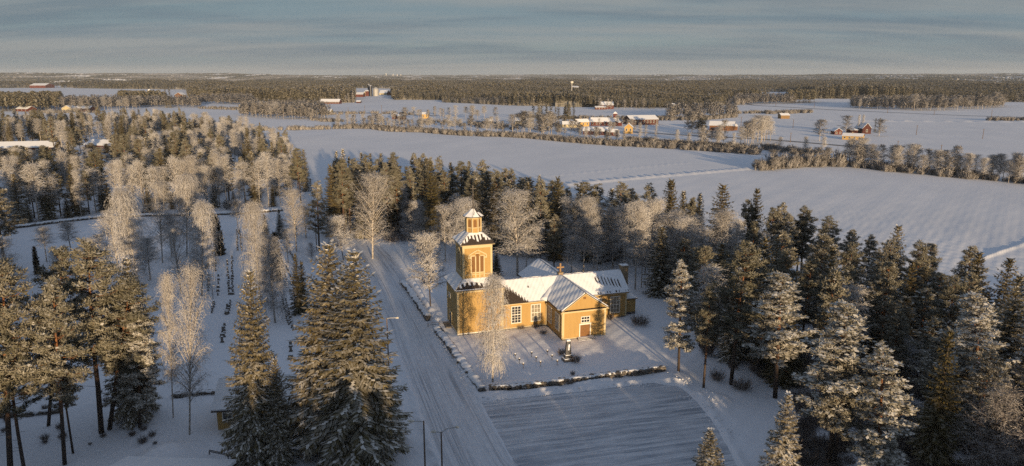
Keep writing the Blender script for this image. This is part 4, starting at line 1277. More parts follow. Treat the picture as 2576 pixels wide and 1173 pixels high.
# ------------------------------------------------------------------ churchyard and street furniture
def gz_(x, y):
    return float(ground_h(np.array([x]), np.array([y]))[0])
X, Y = G(1428, 908)
t = thing('monument', 'rough dark stone memorial on a stepped plinth in front of the porch', 'monument', (X, Y, 0), R(20))
b = MB(); b.loft([[(-1.0, -.75, -.1), (1.0, -.75, -.1), (1.0, .75, -.1), (-1.0, .75, -.1)], [(-.95, -.7, .55), (.95, -.7, .55), (.95, .7, .55), (-.95, .7, .55)]])
b.loft([[(-.72, -.52, .55), (.72, -.52, .55), (.72, .52, .55), (-.72, .52, .55)], [(-.66, -.47, 1.2), (.66, -.47, 1.2), (.66, .47, 1.2), (-.66, .47, 1.2)]]); b.build('plinth', M['dark_stone'], t)
b = MB(); b.loft([[(x * s + random.uniform(-.04, .04), y * s * .7 + random.uniform(-.04, .04), z) for x, y in ((-.5, -.4), (0, -.5), (.5, -.4), (.52, .4), (0, .5), (-.5, .4))] for s, z in ((1.0, 1.2), (1.02, 1.9), (.92, 2.7), (.85, 3.4), (.62, 3.85), (.3, 4.05))]); b.build('shaft', M['dark_stone'], t)
for z0, z1, sx_2, sy_2 in ((.552, .66, .92, .67), (1.202, 1.30, .63, .44)):
    b = MB(); b.loft([[(-sx_2, -sy_2, z0), (sx_2, -sy_2, z0), (sx_2, sy_2, z0), (-sx_2, sy_2, z0)], [(-sx_2 * .94, -sy_2 * .92, z1), (sx_2 * .94, -sy_2 * .92, z1), (sx_2 * .94, sy_2 * .92, z1), (-sx_2 * .94, sy_2 * .92, z1)]]); b.build('snow', M['snow'], t)
b = MB(); b.loft([[(-.36, -.30, 3.83), (.36, -.3, 3.83), (.36, .3, 3.83), (-.36, .3, 3.83)], [(-.3, -.2, 4.1), (.3, -.2, 4.1), (.3, .2, 4.1), (-.3, .2, 4.1)]]); b.build('snow_cap', M['snow'], t)
b = MB(); b.loft([[(-.2, -.44, 2.2), (.12, -.44, 2.2), (.12, -.30, 2.2), (-.2, -.30, 2.2)], [(-.1, -.42, 3.3), (.2, -.40, 3.3), (.2, -.26, 3.3), (-.1, -.26, 3.3)]]); b.build('snow_patch', M['snow'], t)
post, bowl, cap_ = MB(), MB(), MB()
post.lathe([(.045, -.1), (.045, .62)], n=6); bowl.lathe([(.05, .60), (.19, .72), (.20, .95), (.16, .97)], n=8); cap_.lathe([(.17, .972), (.15, 1.05), (.05, 1.10)], n=8)
post, bowl, cap_ = post.mesh('post', M['metal']), bowl.mesh('bowl', M['metal']), cap_.mesh('snow_cap', M['snow'], True)
for k, (rx, ry) in enumerate(((473, 370), (504, 403), (533, 440), (596, 355), (630, 395), (662, 430), (714, 345), (749, 380), (788, 418))):
    X, Y = G(1137.1 + .3351 * rx, 779.7 + .3351 * ry)
    row = ('row nearest weeping birch', 'middle row', 'row nearest dark memorial')[k // 3]
    pos = ('farthest from the parking area', 'middle one of its row', 'closest to the parking area')[k % 3]
    t = thing('marker_post', f'dark post, {row}, {pos}', 'post', (X, Y, gz_(X, Y)), 0, 'dark marker posts on the church lawn')
    link('post', post, t); link('bowl', bowl, t); link('snow_cap', cap_, t)
def lamp(xb, yb, yt, arms, label, m='pole', r=0.13):
    X, Y = G(xb, yb)
    H = HT(Y, yt)
    t = thing('street_lamp', label, 'street lamp', (X, Y, 0))
    b = MB(); b.tube([(0, 0, -.2), (0, 0, H * .5), (0, 0, H)], [r, r * .85, r * .7], 7); b.build('pole', M[m], t)
    for dx, dz, big in arms:
        s = 1 if dx > 0 else -1
        b = MB(); b.tube([(0, 0, H - .15), (s * abs(dx) * .35, 0, H - .1 + dz * .7), (dx, 0, H - .1 + dz)], 0.07, 5); a = b.build('arm', M['galv'], t)
        h = MB(); x0, x1 = sorted((dx - s * .05, dx + s * big)); z = H - .1 + dz
        h.loft([[(x0, -.06, z - .05), (x0, .06, z - .05), (x0, .06, z + .07), (x0, -.06, z + .07)], [((x0 + x1) / 2, -.16, z - .13), ((x0 + x1) / 2, .2, z - .13), ((x0 + x1) / 2, .17, z + .17), ((x0 + x1) / 2, -.17, z + .17)], [(x1, -.1, z - .06), (x1, .1, z - .06), (x1, .08, z + .06), (x1, -.08, z + .06)]])
        h.build('lamp_head', M['lampglass'], a)
    return t
lamp(1070, 1212, 1059, ((-1.25, .05, .75),), 'street lamp with one big lamp head on the left, nearest to the big spruces')
lamp(1112.5, 1218, 1087, ((-.7, .12, .55), (1.75, .75, .45)), 'street lamp with two arms at the bottom edge, the right arm curving up')
lamp(977.5, 921, 800, ((1.6, .12, .5),), 'wooden street lamp on the left roadside behind the big spruces')
lamp(829, 520, 465, ((-2.6, .2, .6),), 'thin street lamp by the road at the edge of the open field')
lamp(797, 632, 549, ((1.9, .7, .5),), 'street lamp with upswept arm beside the lone pine at the cemetery corner')
lamp(536, 753, 719, ((.25, .1, .35),), 'small lamp post standing in the cemetery between gravestone rows', 'metal', .07)
# gravestones
gm = []
for (w, h, d) in ((.62, .85, .24), (.5, 1.0, .22), (.85, .7, .26), (.42, 1.15, .22)):
    b = MB(); b.box(-w / 2, w / 2, -d / 2, d / 2, -.1, h); b.box(-w / 2 - .12, w / 2 + .12, -d / 2 - .1, d / 2 + .1, -.1, .18)
    s = MB(); s.loft([[(-w / 2 - .04, -d / 2 - .04, h + .003), (w / 2 + .04, -d / 2 - .04, h + .003), (w / 2 + .04, d / 2 + .04, h + .003), (-w / 2 - .04, d / 2 + .04, h + .003)], [(-w / 2 + .04, -d / 2 + .02, h + .14), (w / 2 - .04, -d / 2 + .02, h + .14), (w / 2 - .04, d / 2 - .02, h + .14), (-w / 2 + .04, d / 2 - .02, h + .14)]])
    gm.append((b.mesh('stone', M['stone']), s.mesh('snow_cap', M['snow'], True)))
def cz(rx, ry):
    return (454.8 + .288 * rx, 506.8 + .288 * ry)
ROWS = [((405, 520), (425, 830), 13), ((448, 490), (452, 830), 15), ((490, 250), (495, 440), 12), ((515, 250), (530, 440), 12), ((235, 640), (245, 800), 6), ((328, 640), (320, 840), 6), ((292, 880), (270, 985), 6),
        ((437, 870), (420, 970), 4), ((402, 950), (402, 1005), 2), ((380, 1075), (375, 1165), 4), ((870, 465), (920, 700), 11), ((920, 575), (990, 730), 9), ((882, 845), (945, 1090), 13), ((910, 855), (985, 1140), 13), ((950, 440), (1012, 560), 8),
        ((920, 320), (955, 405), 6), ((275, 430), (278, 470), 2), ((300, 520), (302, 620), 5), ((655, 300), (700, 420), 5), ((235, 520), (236, 600), 4)]
ROWLAB = ['left row of the double line', 'right row of the double line', 'far left row by the tall thuja', 'far right row by the tall thuja']
for ri, (p, q, n) in enumerate(ROWS):
    for k in range(n):
        f = (k + .5) / n
        X, Y = G(*cz(p[0] + (q[0] - p[0]) * f + random.uniform(-4, 4), p[1] + (q[1] - p[1]) * f))
        t = thing('gravestone', 'small dark gravestone with a snow cap standing in one of the cemetery rows', 'gravestone', (X, Y, gz_(X, Y)), R(random.uniform(60, 80) if ri in (10, 11, 12, 13, 14, 15) else random.uniform(-10, 20)), 'gravestones in the cemetery rows')
        a, c = random.choice(gm)
        k_ = random.uniform(0.5, 0.8); t.scale = (k_, k_, k_)
        link('stone', a, t); link('snow_cap', c, t)
for rx, ry in ((120, 0), ):
    pass
for xb, yb in ((731, 872), (731.5, 885), (731, 903), (572, 778), (571, 790), (561, 836), (560, 848), (559, 862), (645, 838), (646, 850)):
    X, Y = G(xb, yb)
    t = thing('gravestone', 'small dark gravestone with a snow cap standing in one of the cemetery rows', 'gravestone', (X, Y, gz_(X, Y)), R(10), 'gravestones in the cemetery rows')
    a, c = random.choice(gm); link('stone', a, t); link('snow_cap', c, t)
X, Y = G(717, 718)
t = thing('bench', 'small slatted bench standing among the graves on the right of the cemetery', 'bench', (X, Y, 0), R(4))
b = MB(); [b.box(-2.2, 2.2, -.3 + .2 * k, -.16 + .2 * k, .45, .5) for k in range(3)]; b.build('seat', M['galv'], t)
b = MB(); [b.box(-2.2, 2.2, .30, .34, .62 + .22 * k, .76 + .22 * k) for k in range(2)]; b.build('backrest', M['galv'], t)
for x in (-2.0, 0, 2.0):
    b = MB(); b.box(x - .04, x + .04, -.28, -.2, -.1, .45); b.box(x - .04, x + .04, .24, .3, -.1, 1.0); b.build('leg', M['metal'], t)
# guard rail
p0, p1, p2 = G(527, 1146), G(585, 1160), G(690, 1200)
t = thing('guard_rail', 'dark steel guard rail curving down beside the left spruce', 'guard rail', (p0[0], p0[1], 0))
L = smooth_line([p0, p1, p2], 0.5)
for z in (.62, .82):
    b = MB(); b.tube([(x - p0[0], y - p0[1], z) for x, y in L], .07, 5); b.build('rail', M['metal'], t)
for k in range(0, len(L), 6):
    b = MB(); x, y = L[k]; b.box(x - p0[0] - .06, x - p0[0] + .06, y - p0[1] - .06, y - p0[1] + .06, -.2, .6); b.build('post', M['metal'], t)
# plank fence pieces by the tower door
X, Y = G(1096, 822)
t = thing('railing', 'low dark railing between gateway and tower door', 'railing', (X, Y, 0), R(15))
b = MB(); [b.tube([(-1.6, 0, z), (3.0, 0, z)], .04, 4) for z in (.5, .9)]; b.build('rail', M['metal'], t)
for x in (-1.6, .7, 3.0):
    b = MB(); b.tube([(x, 0, -.2), (x, 0, .95)], .05, 4); b.build('post', M['metal'], t)

# ------------------------------------------------------------------ houses
def house(a, bb, depth, hw, rise, wall, label, name='house', ridge='long', wins=0, chim=False, door=None, base=0.0, over=.45, snow=.22, wpane='glass', cat=None, wm='white'):
    """front base edge seen from a (left) to bb (right); gabled roof under snow"""
    pa, pb = G(*a), G(*bb)
    if pa[1] > 420:
        hw, rise = hw * .88, rise * .8
    W = math.dist(pa, pb); rz = math.atan2(pb[1] - pa[1], pb[0] - pa[0])
    t = thing(name, label, cat or ('barn' if 'barn' in name else 'shed' if 'shed' in name else 'house'), (pa[0], pa[1], base), rz)
    b = MB()
    if ridge == 'long':
        pr = [(0, -.3), (depth, -.3), (depth, hw), (depth / 2, hw + rise), (0, hw)]
        b.loft([[(0, y, z) for y, z in pr], [(W, y, z) for y, z in pr]])
    else:
        pr = [(0, -.3), (W, -.3), (W, hw), (W / 2, hw + rise), (0, hw)]
        b.loft([[(x, 0, z) for x, z in pr], [(x, depth, z) for x, z in pr]])
    b.build('wall', M[wall], t)
    rb, sb = MB(), MB()
    o = over
    def plates(B, dz, th, o):
        if ridge == 'long':
            k = rise / (depth / 2)
            B.slab([(-o, -o, hw - k * o + dz), (W + o, -o, hw - k * o + dz), (W + o, depth / 2, hw + rise + dz), (-o, depth / 2, hw + rise + dz)], th)
            B.slab([(-o, depth / 2, hw + rise + dz), (W + o, depth / 2, hw + rise + dz), (W + o, depth + o, hw - k * o + dz), (-o, depth + o, hw - k * o + dz)], th)
        else:
            k = rise / (W / 2)
            B.slab([(-o, -o, hw - k * o + dz), (-o, depth + o, hw - k * o + dz), (W / 2, depth + o, hw + rise + dz), (W / 2, -o, hw + rise + dz)], th)
            B.slab([(W / 2, -o, hw + rise + dz), (W / 2, depth + o, hw + rise + dz), (W + o, depth + o, hw - k * o + dz), (W + o, -o, hw - k * o + dz)], th)
    plates(rb, .02, .12, o); r = rb.build('roof', M['tile'], t)
    plates(sb, .16, snow, o - .08); sb.build('roof_snow', M['snow'], r)
    for k in range(wins):
        x = W * (k + .5) / wins; ww = min(1.2, W / wins * .4); z0 = hw * .38; z1 = hw * .80
        f = MB(); f.box(x - ww / 2 - .14, x + ww / 2 + .14, -.08, -.01, z0 - .14, z1 + .14); f = f.build('window', M[wm], t)
        p = MB(); p.box(x - ww / 2, x - .04, -.11, -.08, z0, z1); p.box(x + .04, x + ww / 2, -.11, -.08, z0, z1); p.build('pane', M[wpane], f)
    if door is not None:
        f = MB(); f.box(W * door - .6, W * door + .6, -.07, -.01, 0, 2.1); f.build('door', M['door'], t)
    if chim:
        c = MB(); c.box(W * .42, W * .42 + .9, depth / 2 - .4, depth / 2 + .5, hw + rise * .6, hw + rise + 1.3); c.build('chimney', M['brick'], r)
    return t
def H4(x, y):
    return (1299.5 + .3046 * x, 162.4 + .3046 * y)
def H5(x, y):
    return (1925.3 + .3046 * x, 162.4 + .3046 * y)
def H3(x, y):
    return (649.8 + .3046 * x, 162.4 + .3046 * y)
def H2(x, y):
    return (.3046 * x, 162.4 + .3046 * y)
# cottage behind the left spruce, and the roof at the lower edge
house((549, 1081), (757, 1067), 8.5, 3.3, 2.3, 'yellow', 'small yellow wooden cottage half hidden behind the left snowy spruce', 'cottage', wins=4, over=.6, snow=.35)
house((215, 1330), (500, 1340), 9.0, 3.0, 1.0, 'brown', 'low building at the lower left edge with thick smooth snow on its roof', 'outbuilding', over=.5, snow=.4, cat='building')
house((1664, 741), (1690, 748), 2.6, 2.0, .7, 'yellow', 'tiny yellow shed at the forest edge right of the church', 'shed', snow=.15, door=.5)
# left, beyond the wood
house((-90, 386), (134, 381), 17, 3.4, 3.9, 'red', 'long red building with a white snow roof at the left edge of the wood', 'barn', wins=8, over=1.0)
house((214, 374), (288, 377), 14, 3.2, 3.6, 'darkred', 'building with steep snow roof hidden among birches in the left wood', 'barn', over=.9)
# village to the right of the middle
house(H4(500, 515), H4(598, 512), 9, 5.0, 3.4, 'ochre', 'bright yellow two-storey farmhouse left of the long red barn', 'house', wins=3, chim=True)
t = house(H4(610, 508), H4(840, 510), 13, 4.6, 4.8, 'red', 'long red barn with a small cupola on its snowy roof ridge', 'barn', wins=7)
c = MB(); c.box(22.5, 26.5, 4.5, 8.5, 8.2, 12.2); c = c.build('cupola', M['red'], t)
s = MB(); s.loft([[(22, 4, 12.2), (27, 4, 12.2), (27, 9, 12.2), (22, 9, 12.2)], [(24.3, 6.3, 14.2), (24.7, 6.3, 14.2), (24.7, 6.7, 14.2), (24.3, 6.7, 14.2)]]); s.build('cupola_snow', M['snow'], c)
house(H4(838, 512), H4(868, 510), 7, 4.2, 1.6, 'red', 'flat-roofed red extension at the right end of the cupola barn', 'shed')
house(H4(378, 522), H4(515, 522), 10, 3.4, 3.4, 'paleyellow', 'pale house with white roof behind frosted trees left of the yellow farmhouse', 'house', wins=4, chim=True)
house(H4(545, 577), H4(742, 583), 10, 3.4, 3.6, 'darkred', 'low dark red barn with broad snow roof nearest the big field', 'barn', wins=5, wm='darkred')
house(H4(742, 586), H4(826, 588), 8, 3.2, 2.6, 'red', 'small red cottage with chimney at the right end of the low dark barn', 'cottage', wins=2, chim=True)
house(H4(888, 570), H4(956, 571), 9, 6.0, 4.0, 'ochre', 'tall yellow house with white roof standing alone right of the barns', 'house', 'gable', wins=2, chim=True)
house(H4(938, 503), H4(1168, 499), 20, 6.4, 4.6, 'darkred', 'big dark red barn with a row of white-framed windows', 'barn', wins=9)
house(H4(1590, 543), H4(1790, 548), 15, 5.2, 4.0, 'brown', 'brown barn with broad snow roof among frosted trees by the field road', 'barn', over=.8)
house(H4(1792, 543), H4(1822, 543), 8, 4.0, 2.0, 'brown', 'small brown lean-to behind the brown barn at the road', 'shed')
# right fields
house(H5(630, 622), H5(795, 630), 9, 3.6, 2.2, 'ochre', 'low yellow bungalow by the road on the right fields', 'house', wins=4, chim=True)
house(H5(568, 583), H5(630, 583), 8, 3.6, 3.0, 'red', 'small red garage with white doors left of the yellow bungalow', 'garage', 'gable', wins=2, cat='garage')
house(H5(797, 576), H5(868, 576), 14, 5.6, 5.4, 'darkred', 'dark red house with steep gable behind the yellow bungalow', 'house', 'gable', wins=1)
house(H5(700, 572), H5(790, 572), 8, 3.4, 1.6, 'darkred', 'low dark red shed between poplars behind the bungalow', 'shed')
house(H5(125, 447), H5(198, 447), 10, 4.2, 2.6, 'log', 'weathered log hay barn standing alone in the snowy field', 'hay_barn', cat='barn')
# far farms
house(H4(690, 368), H4(800, 368), 16, 6.5, 6.0, 'red', 'red barn with large snow roof in front of the far conifer forest', 'barn')
house(H4(648, 373), H4(738, 373), 9, 3.6, 2.0, 'red', 'low red outbuilding in front of the far red barn', 'shed', wins=4)
house(H4(868, 346), H4(922, 346), 14, 6.0, 6.0, 'red', 'red house at the foot of the far conifers right of the big far barn', 'house', 'gable', wins=2)
house(H4(1285, 362), H4(1336, 362), 12, 5.0, 3.5, 'paleyellow', 'cream house at the far forest edge', 'house', wins=3)
house(H4(1652, 336), H4(1678, 336), 9, 6.5, 4.0, 'paleyellow', 'narrow pale house at the right end of the far conifer forest', 'house', 'gable', wins=1)
house(H3(510, 328), H3(668, 328), 18, 4.6, 5.6, 'red', 'very long red cowshed in front of the far wood left of the silos', 'barn', wins=12)
house(H3(485, 415), H3(598, 415), 12, 4.6, 3.4, 'paleyellow', 'pale yellow house with snowy roof left of the far fields', 'house', wins=4, chim=True)
house(H3(808, 321), H3(842, 321), 10, 3.2, 2.4, 'darkred', 'tiny dark shed at the wood corner below the silos', 'shed')
house(H3(800, 270), H3(864, 270), 26, 7.0, 5.5, 'red', 'red farm building with snow roof left of the silos', 'barn')
house(H3(768, 256), H3(792, 256), 22, 9.0, 4.0, 'red', 'red gabled barn at the left edge of the silo farm', 'barn', 'gable')
house(H3(1062, 257), H3(1098, 257), 24, 7.0, 6.0, 'red', 'red house at the right edge of the silo farm', 'house', 'gable')
house(H3(998, 252), H3(1062, 252), 40, 5.0, 9.0, 'paleyellow', 'long shed with white roof right of the steel silo', 'shed')
house(H3(1105, 449), H3(1142, 449), 9, 4.2, 3.0, 'red', 'red cottage with white roof among trees by the river', 'cottage', 'gable', wins=1)
house(H3(1148, 452), H3(1212, 452), 8, 3.6, 2.6, 'darkred', 'low dark red shed beside the red river cottage', 'shed', wins=3)
house(H3(1350, 447), H3(1402, 447), 10, 5.6, 2.5, 'ochre', 'yellow house partly hidden by frosted trees above the big field', 'house', wins=2)
house(H3(1843, 494), H3(1932, 494), 9, 3.6, 2.6, 'darkred', 'dark open shed among frosted birches above the big field', 'shed')
house(H4(-12, 495), H4(42, 495), 9, 4.2, 4.0, 'paleyellow', 'pale house with white roof left of the village conifers', 'house', wins=2)
house(H2(133, 389), H2(228, 391), 14, 4.2, 4.2, 'red', 'red house under dark conifers at the far left', 'house', wins=3)
house(H2(513, 398), H2(594, 398), 14, 6.0, 5.0, 'paleyellow', 'pale yellow house in front of the left conifers', 'house', 'gable', wins=2)
house(H2(610, 394), H2(742, 394), 16, 5.5, 4.0, 'darkred', 'long dark red building beside the pale yellow house on the left', 'barn', wins=7)
house(H2(1093, 281), H2(1132, 281), 22, 6.5, 5.0, 'red', 'leftmost red barn of the distant left farm', 'barn', 'gable')
house(H2(1150, 281), H2(1228, 281), 22, 5.5, 4.0, 'darkred', 'long low barn in the distant left farm', 'barn')
house(H2(1254, 279), H2(1290, 279), 20, 8.5, 5.0, 'red', 'red barn right of the tower at the distant left farm', 'barn', 'gable')
house(H2(1443, 284), H2(1508, 284), 18, 9.0, 6.5, 'brown', 'brown house right of the distant left farm', 'house', 'gable', wins=3)
house(H2(245, 196), H2(375, 196), 60, 12, 10, 'red', 'farthest red barns at the left below the horizon', 'barn')
house((1439, 236), (1455, 236), 30, 20, 4, 'galv', 'large pale grey mill building rising above the far forest', 'mill', 'long', cat='building')
X, Y = G(*H2(1240, 279))
t = thing('tower_silo', 'pale yellow tower silo at the distant left farm', 'silo', (X, Y, 0)); b = MB(); b.lathe([(4, 0), (4, 17)], n=12); b.build('shell', M['paleyellow'], t); b = MB(); b.lathe([(4.3, 17), (2, 19.5), (.2, 20.5)], n=12); b.build('roof', M['snow'], t)
for rx, w, yt, yb, m, lab in ((916, 21, 166, 262, 'silo', 'tall dark blue silo at the back of the far farm'), (929, 27, 178, 264, 'silo', 'tall dark blue silo in front of its taller twin'), (971, 47, 205, 262, 'galv', 'wide shiny steel grain silo with conical roof')):
    X, Y = G(*H3(rx, yb)); k = MPP(Y, 15)
    Hh = HT(Y, 162.4 + .3046 * yt); rr_ = w * .3046 * k / 2
    t = thing('silo', lab, 'silo', (X, Y, 0))
    b = MB()
    for j in range(6):
        b.lathe([(rr_, Hh * j / 6), (rr_, Hh * (j + 1) / 6 - .25), (rr_ * 1.03, Hh * (j + 1) / 6 - .2), (rr_ * 1.03, Hh * (j + 1) / 6)], n=20)
    b.build('shell', M[m], t, False)
    b = MB(); b.lathe([(rr_ * 1.05, Hh), (rr_ * .5, Hh + rr_ * (.5 if m == 'galv' else .25)), (.1, Hh + rr_ * (.75 if m == 'galv' else .35))], n=20); b.build('roof', M['snow' if m == 'silo' else 'galv'], t)
t = house(H3(884, 263), H3(916, 263), 10, 14, 2.5, 'red', 'tall red elevator building beside the dark silos', 'elevator_building', cat='building', snow=.4)
house(H3(872, 263), H3(884, 263), 8, 11, 2, 'paleyellow', 'narrow cream tower left of the red elevator building', 'elevator_building', cat='building')
X, Y = G(1437.3, 246)
t = thing('water_tower', 'thin mast with a white head above the far forest', 'tower', (X, Y, 0)); Hh = HT(Y, 205.5)
b = MB(); b.lathe([(1.3, 0), (1.0, Hh - 5)], n=8); b.build('shaft', M['galv'], t); b = MB(); b.lathe([(1.2, Hh - 5), (3.6, Hh - 3), (3.6, Hh), (.3, Hh + 1)], n=12); b.build('tank', M['white'], t)
for k, (x, hh) in enumerate(((979, 190), (996, 170), (1006, 165), (1015, 160))):
    X = (x - CX) / F * 11000
    t = thing('chimney_stack', ('leftmost', 'second from left', 'third from left', 'rightmost')[k] + ' of four tiny white stacks on the horizon', 'stack', (X, 11000, 0)); b = MB(); b.lathe([(7, 0), (5, hh * .6)], n=8); b.build('shaft', M['white'], t); t.scale = (1, 1, .72)
# poles in the fields
PL = [(H5(225, 528), H5(225, 455)), (H5(203, 645), H5(206, 563)), (H5(1243, 583), H5(1246, 503)), (H5(1088, 692), H5(1092, 630)), (H5(1790, 618), H5(1792, 533)), (H5(1448, 712), H5(1450, 662)), (H5(1862, 437), H5(1864, 380)), (H5(1390, 418), H5(1391, 380)), (H5(1005, 402), H5(1006, 342)), (H5(83, 347), H5(84, 295)), (H4(1850, 508), H4(1850, 432)), (H3(742, 400), H3(740, 352)), (H3(1018, 410), H3(1018, 338)), (H3(879, 404), H3(880, 340)), (H5(400, 360), H5(401, 325)), ((783, 478), (782, 449))]
for k, (p, q) in enumerate(PL):
    X, Y = G(*p); Hh = HT(Y, q[1])
    t = thing('utility_pole', 'thin wooden utility pole standing in the snowy fields', 'pole', (X, Y, gz_(X, Y)), 0, 'utility poles across the fields')
    b = MB(); b.tube([(0, 0, -.3), (0, 0, Hh)], [.17 + Y * .00012, .12 + Y * .0001], 6); b.build('post', M['pole'], t)
    b = MB(); b.box(-.9, .9, -.06, .06, Hh - .7, Hh - .55); b.build('crossbar', M['pole'], t)
# ------------------------------------------------------------------ trees one can tell apart, near ones first
P = plant_px
# left foreground pines
P('pine', 27, 1192, 655, 175, 'big golden pine cut by the left edge of the photo', None, 3, xt=0)
P('pine', 62, 1190, 770, 110, 'slim dark-stemmed pine just right of the big pine at the left edge', None, 1)
P('pine', 163, 1168, 706, 128, 'tall slender golden pine with lower trunk bare, second group from the left edge', None, 0, xt=137)
P('pine', 122, 1071, 612, 105, 'pine with rounded golden top rising behind the slender golden pine', None, 3, xt=158)
P('pine', 256, 1090, 606, 165, 'tallest broad golden pine of the left foreground with ragged top', None, 1, xt=232)
P('pine', 276, 1082, 690, 135, 'golden pine close behind the tallest broad one, lower crown', None, 3, xt=330)
P('pine_snowy', 352, 1077, 770, 95, 'low pine with bright snow clumps right of the tall golden pines', None, 1, xt=345)
P('spruce', 340, 1056, 650, 110, 'dark spruce hidden behind the tall golden pines on the left', None, 0, xt=318)
P('pine', 184, 1141, 880, 70, 'small shaded pine under the slender golden pine', None, 4)
P('birch', 477, 1094, 672, 88, 'tall frosted birch with white stem left of the snowy spruce', None, 0, xt=480)
P('birch', 436, 1052, 690, 62, 'frosted birch with darker stem behind the white-stemmed birch on the left', None, 1, xt=425)
# three great spruces
P('spruce', 640, 1168, 682, 126, 'great snowy spruce in front of the yellow cottage', None, 1, xt=628)
P('spruce', 704, 1176, 905, 74, 'smaller shaded spruce leaning on the right side of the cottage spruce', None, 1, xt=690)
P('spruce', 825, 1131, 616, 190, 'left one of the two huge snowy spruces beside the road', None, 1, xt=826)
P('spruce', 904, 1171, 632, 212, 'right one of the two huge snowy spruces beside the road', None, 0, xt=888)
P('spruce', 968, 1122, 900, 100, 'dark lower spruce at the road side of the two huge spruces', None, 2)
# around the church
P('weeping', 1239, 961, 690, 80, 'weeping frosted birch with white stem in front of the church tower', None, 0, xt=1243)
P('round', 1083, 773, 595, 92, 'small round frosted tree left of the church tower', None, 0, xt=1077)
P('birch', 937, 651, 440, 94, 'tall frosted birch with golden stem by the road bend', None, 2, xt=930)
P('birch', 1302, 695, 482, 128, 'large broad frosted birch just right of the church tower', None, 0)
P('spruce_mid', 1248, 694, 634, 26, 'little dark spruce beside the bell tower wall', None, 2)
P('pine_mid', 1393, 682, 542, 42, 'slim snow-dusted pine above the church ridge cross', None, 0)
P('birch', 1467, 686, 497, 82, 'frosted birch behind the east wing of the church', None, 1)
P('birch', 1597, 729, 507, 78, 'frosted birch with tall bare stem right of the chimney', None, 1)
P('birch_mid', 1622, 690, 520, 60, 'thin frosted birch behind the birch right of the chimney', None, 0)
P('birch', 1541, 672, 535, 62, 'narrow frosted birch behind the chimney', None, 1)
P('weeping', 1170, 640, 498, 70, 'frosted birch directly behind the tower lantern', None, 1)
P('birch', 1205, 655, 560, 60, 'pale frosted birch right behind the bell stage', None, 2)
P('birch_mid', 1120, 660, 520, 60, 'hazy frosted birch left behind the tower', None, 1)
P('birch', 1050, 640, 505, 55, 'thin grey birch by the snowy yard left behind the tower', None, 0)
P('pine_mid', 803, 634, 459, 52, 'lone golden pine at the right corner of the cemetery', None, 2, xt=799)
P('round', 864, 655, 546, 62, 'bent frosted bush-like birch beside the road at the cemetery corner', None, 0, xt=848)
P('round_dark', 785, 656, 612, 26, 'small bare tree left of the road lamp at the cemetery', None, 0)
# cemetery
P('weeping', 350, 722, 474, 86, 'frosted birch with sunlit top at the left of the cemetery', None, 0, xt=300)
P('birch', 409, 662, 462, 62, 'slender frosted birch in the middle of the open cemetery snow', None, 0, xt=398)
P('weeping', 470, 645, 438, 66, 'tall frosted birch with pale pointed top in the cemetery', None, 1, xt=470)
P('weeping', 508, 744, 505, 78, 'frosted birch with wide lower branches left of the gravestone rows', None, 0, xt=510)
P('birch', 456, 740, 575, 56, 'sunlit frosted birch top left of the gravestone rows', None, 2)
P('weeping', 656, 768, 508, 66, 'narrow weeping frosted birch between the gravestone rows', None, 1, xt=634)
P('weeping', 692, 812, 592, 84, 'weeping frosted birch right behind the cottage spruce', None, 0, xt=672)
P('birch', 746, 632, 478, 70, 'grey frosted birch with white stem at the far right of the cemetery', None, 0)
P('birch_mid', 35, 762, 600, 56, 'small frosted birch with lit crown near the left edge', None, 1)
P('thuja', 95, 690, 622, 16, 'dark thuja column near the left edge of the cemetery', None, 0)
P('thuja', 553, 642, 545, 27, 'tall dark thuja column in the cemetery', None, 0)
P('thuja', 538, 594, 536, 15, 'thin dark conifer column behind the tall thuja', None, 1)
P('spruce_mid', 669, 600, 540, 22, 'small golden spruce at the back of the cemetery', None, 1)
P('thuja', 697, 706, 586, 30, 'golden-green conifer column right of the weeping birch', None, 1)
P('spruce_mid', 706, 600, 528, 24, 'dark pointed spruce by the back wall of the cemetery', None, 2)
P('spruce_mid', 751, 790, 641, 38, 'dark spruce pair in the cemetery, the taller left one', None, 2)
P('spruce_mid', 764, 783, 660, 32, 'dark spruce pair in the cemetery, the smaller right one', None, 0)
P('pine', 18, 700, 462, 105, 'dark pine with a lit right flank at the left edge behind the cemetery', None, 4)
P('birch_mid', 300, 690, 545, 80, 'hazy shaded birch in the cemetery left of the slender birch', None, 3)
P('birch_mid', 255, 640, 590, 40, 'small shaded birch low in the cemetery snow', None, 1)
for x, yb, yt, w, v in ((330, 662, 556, 52, 0), (378, 705, 600, 50, 2), (432, 646, 540, 48, 4), (286, 622, 530, 50, 1), (236, 690, 600, 44, 0), (180, 640, 560, 40, 2), (118, 660, 575, 44, 4), (725, 662, 575, 40, 1), (600, 590, 505, 34, 4), (770, 600, 520, 46, 0), (150, 720, 630, 42, 3)):
    P('birch_mid', x, yb, yt, w, 'shaded grey frosted birch scattered over the cemetery snow', 'shaded birches of the cemetery', v)
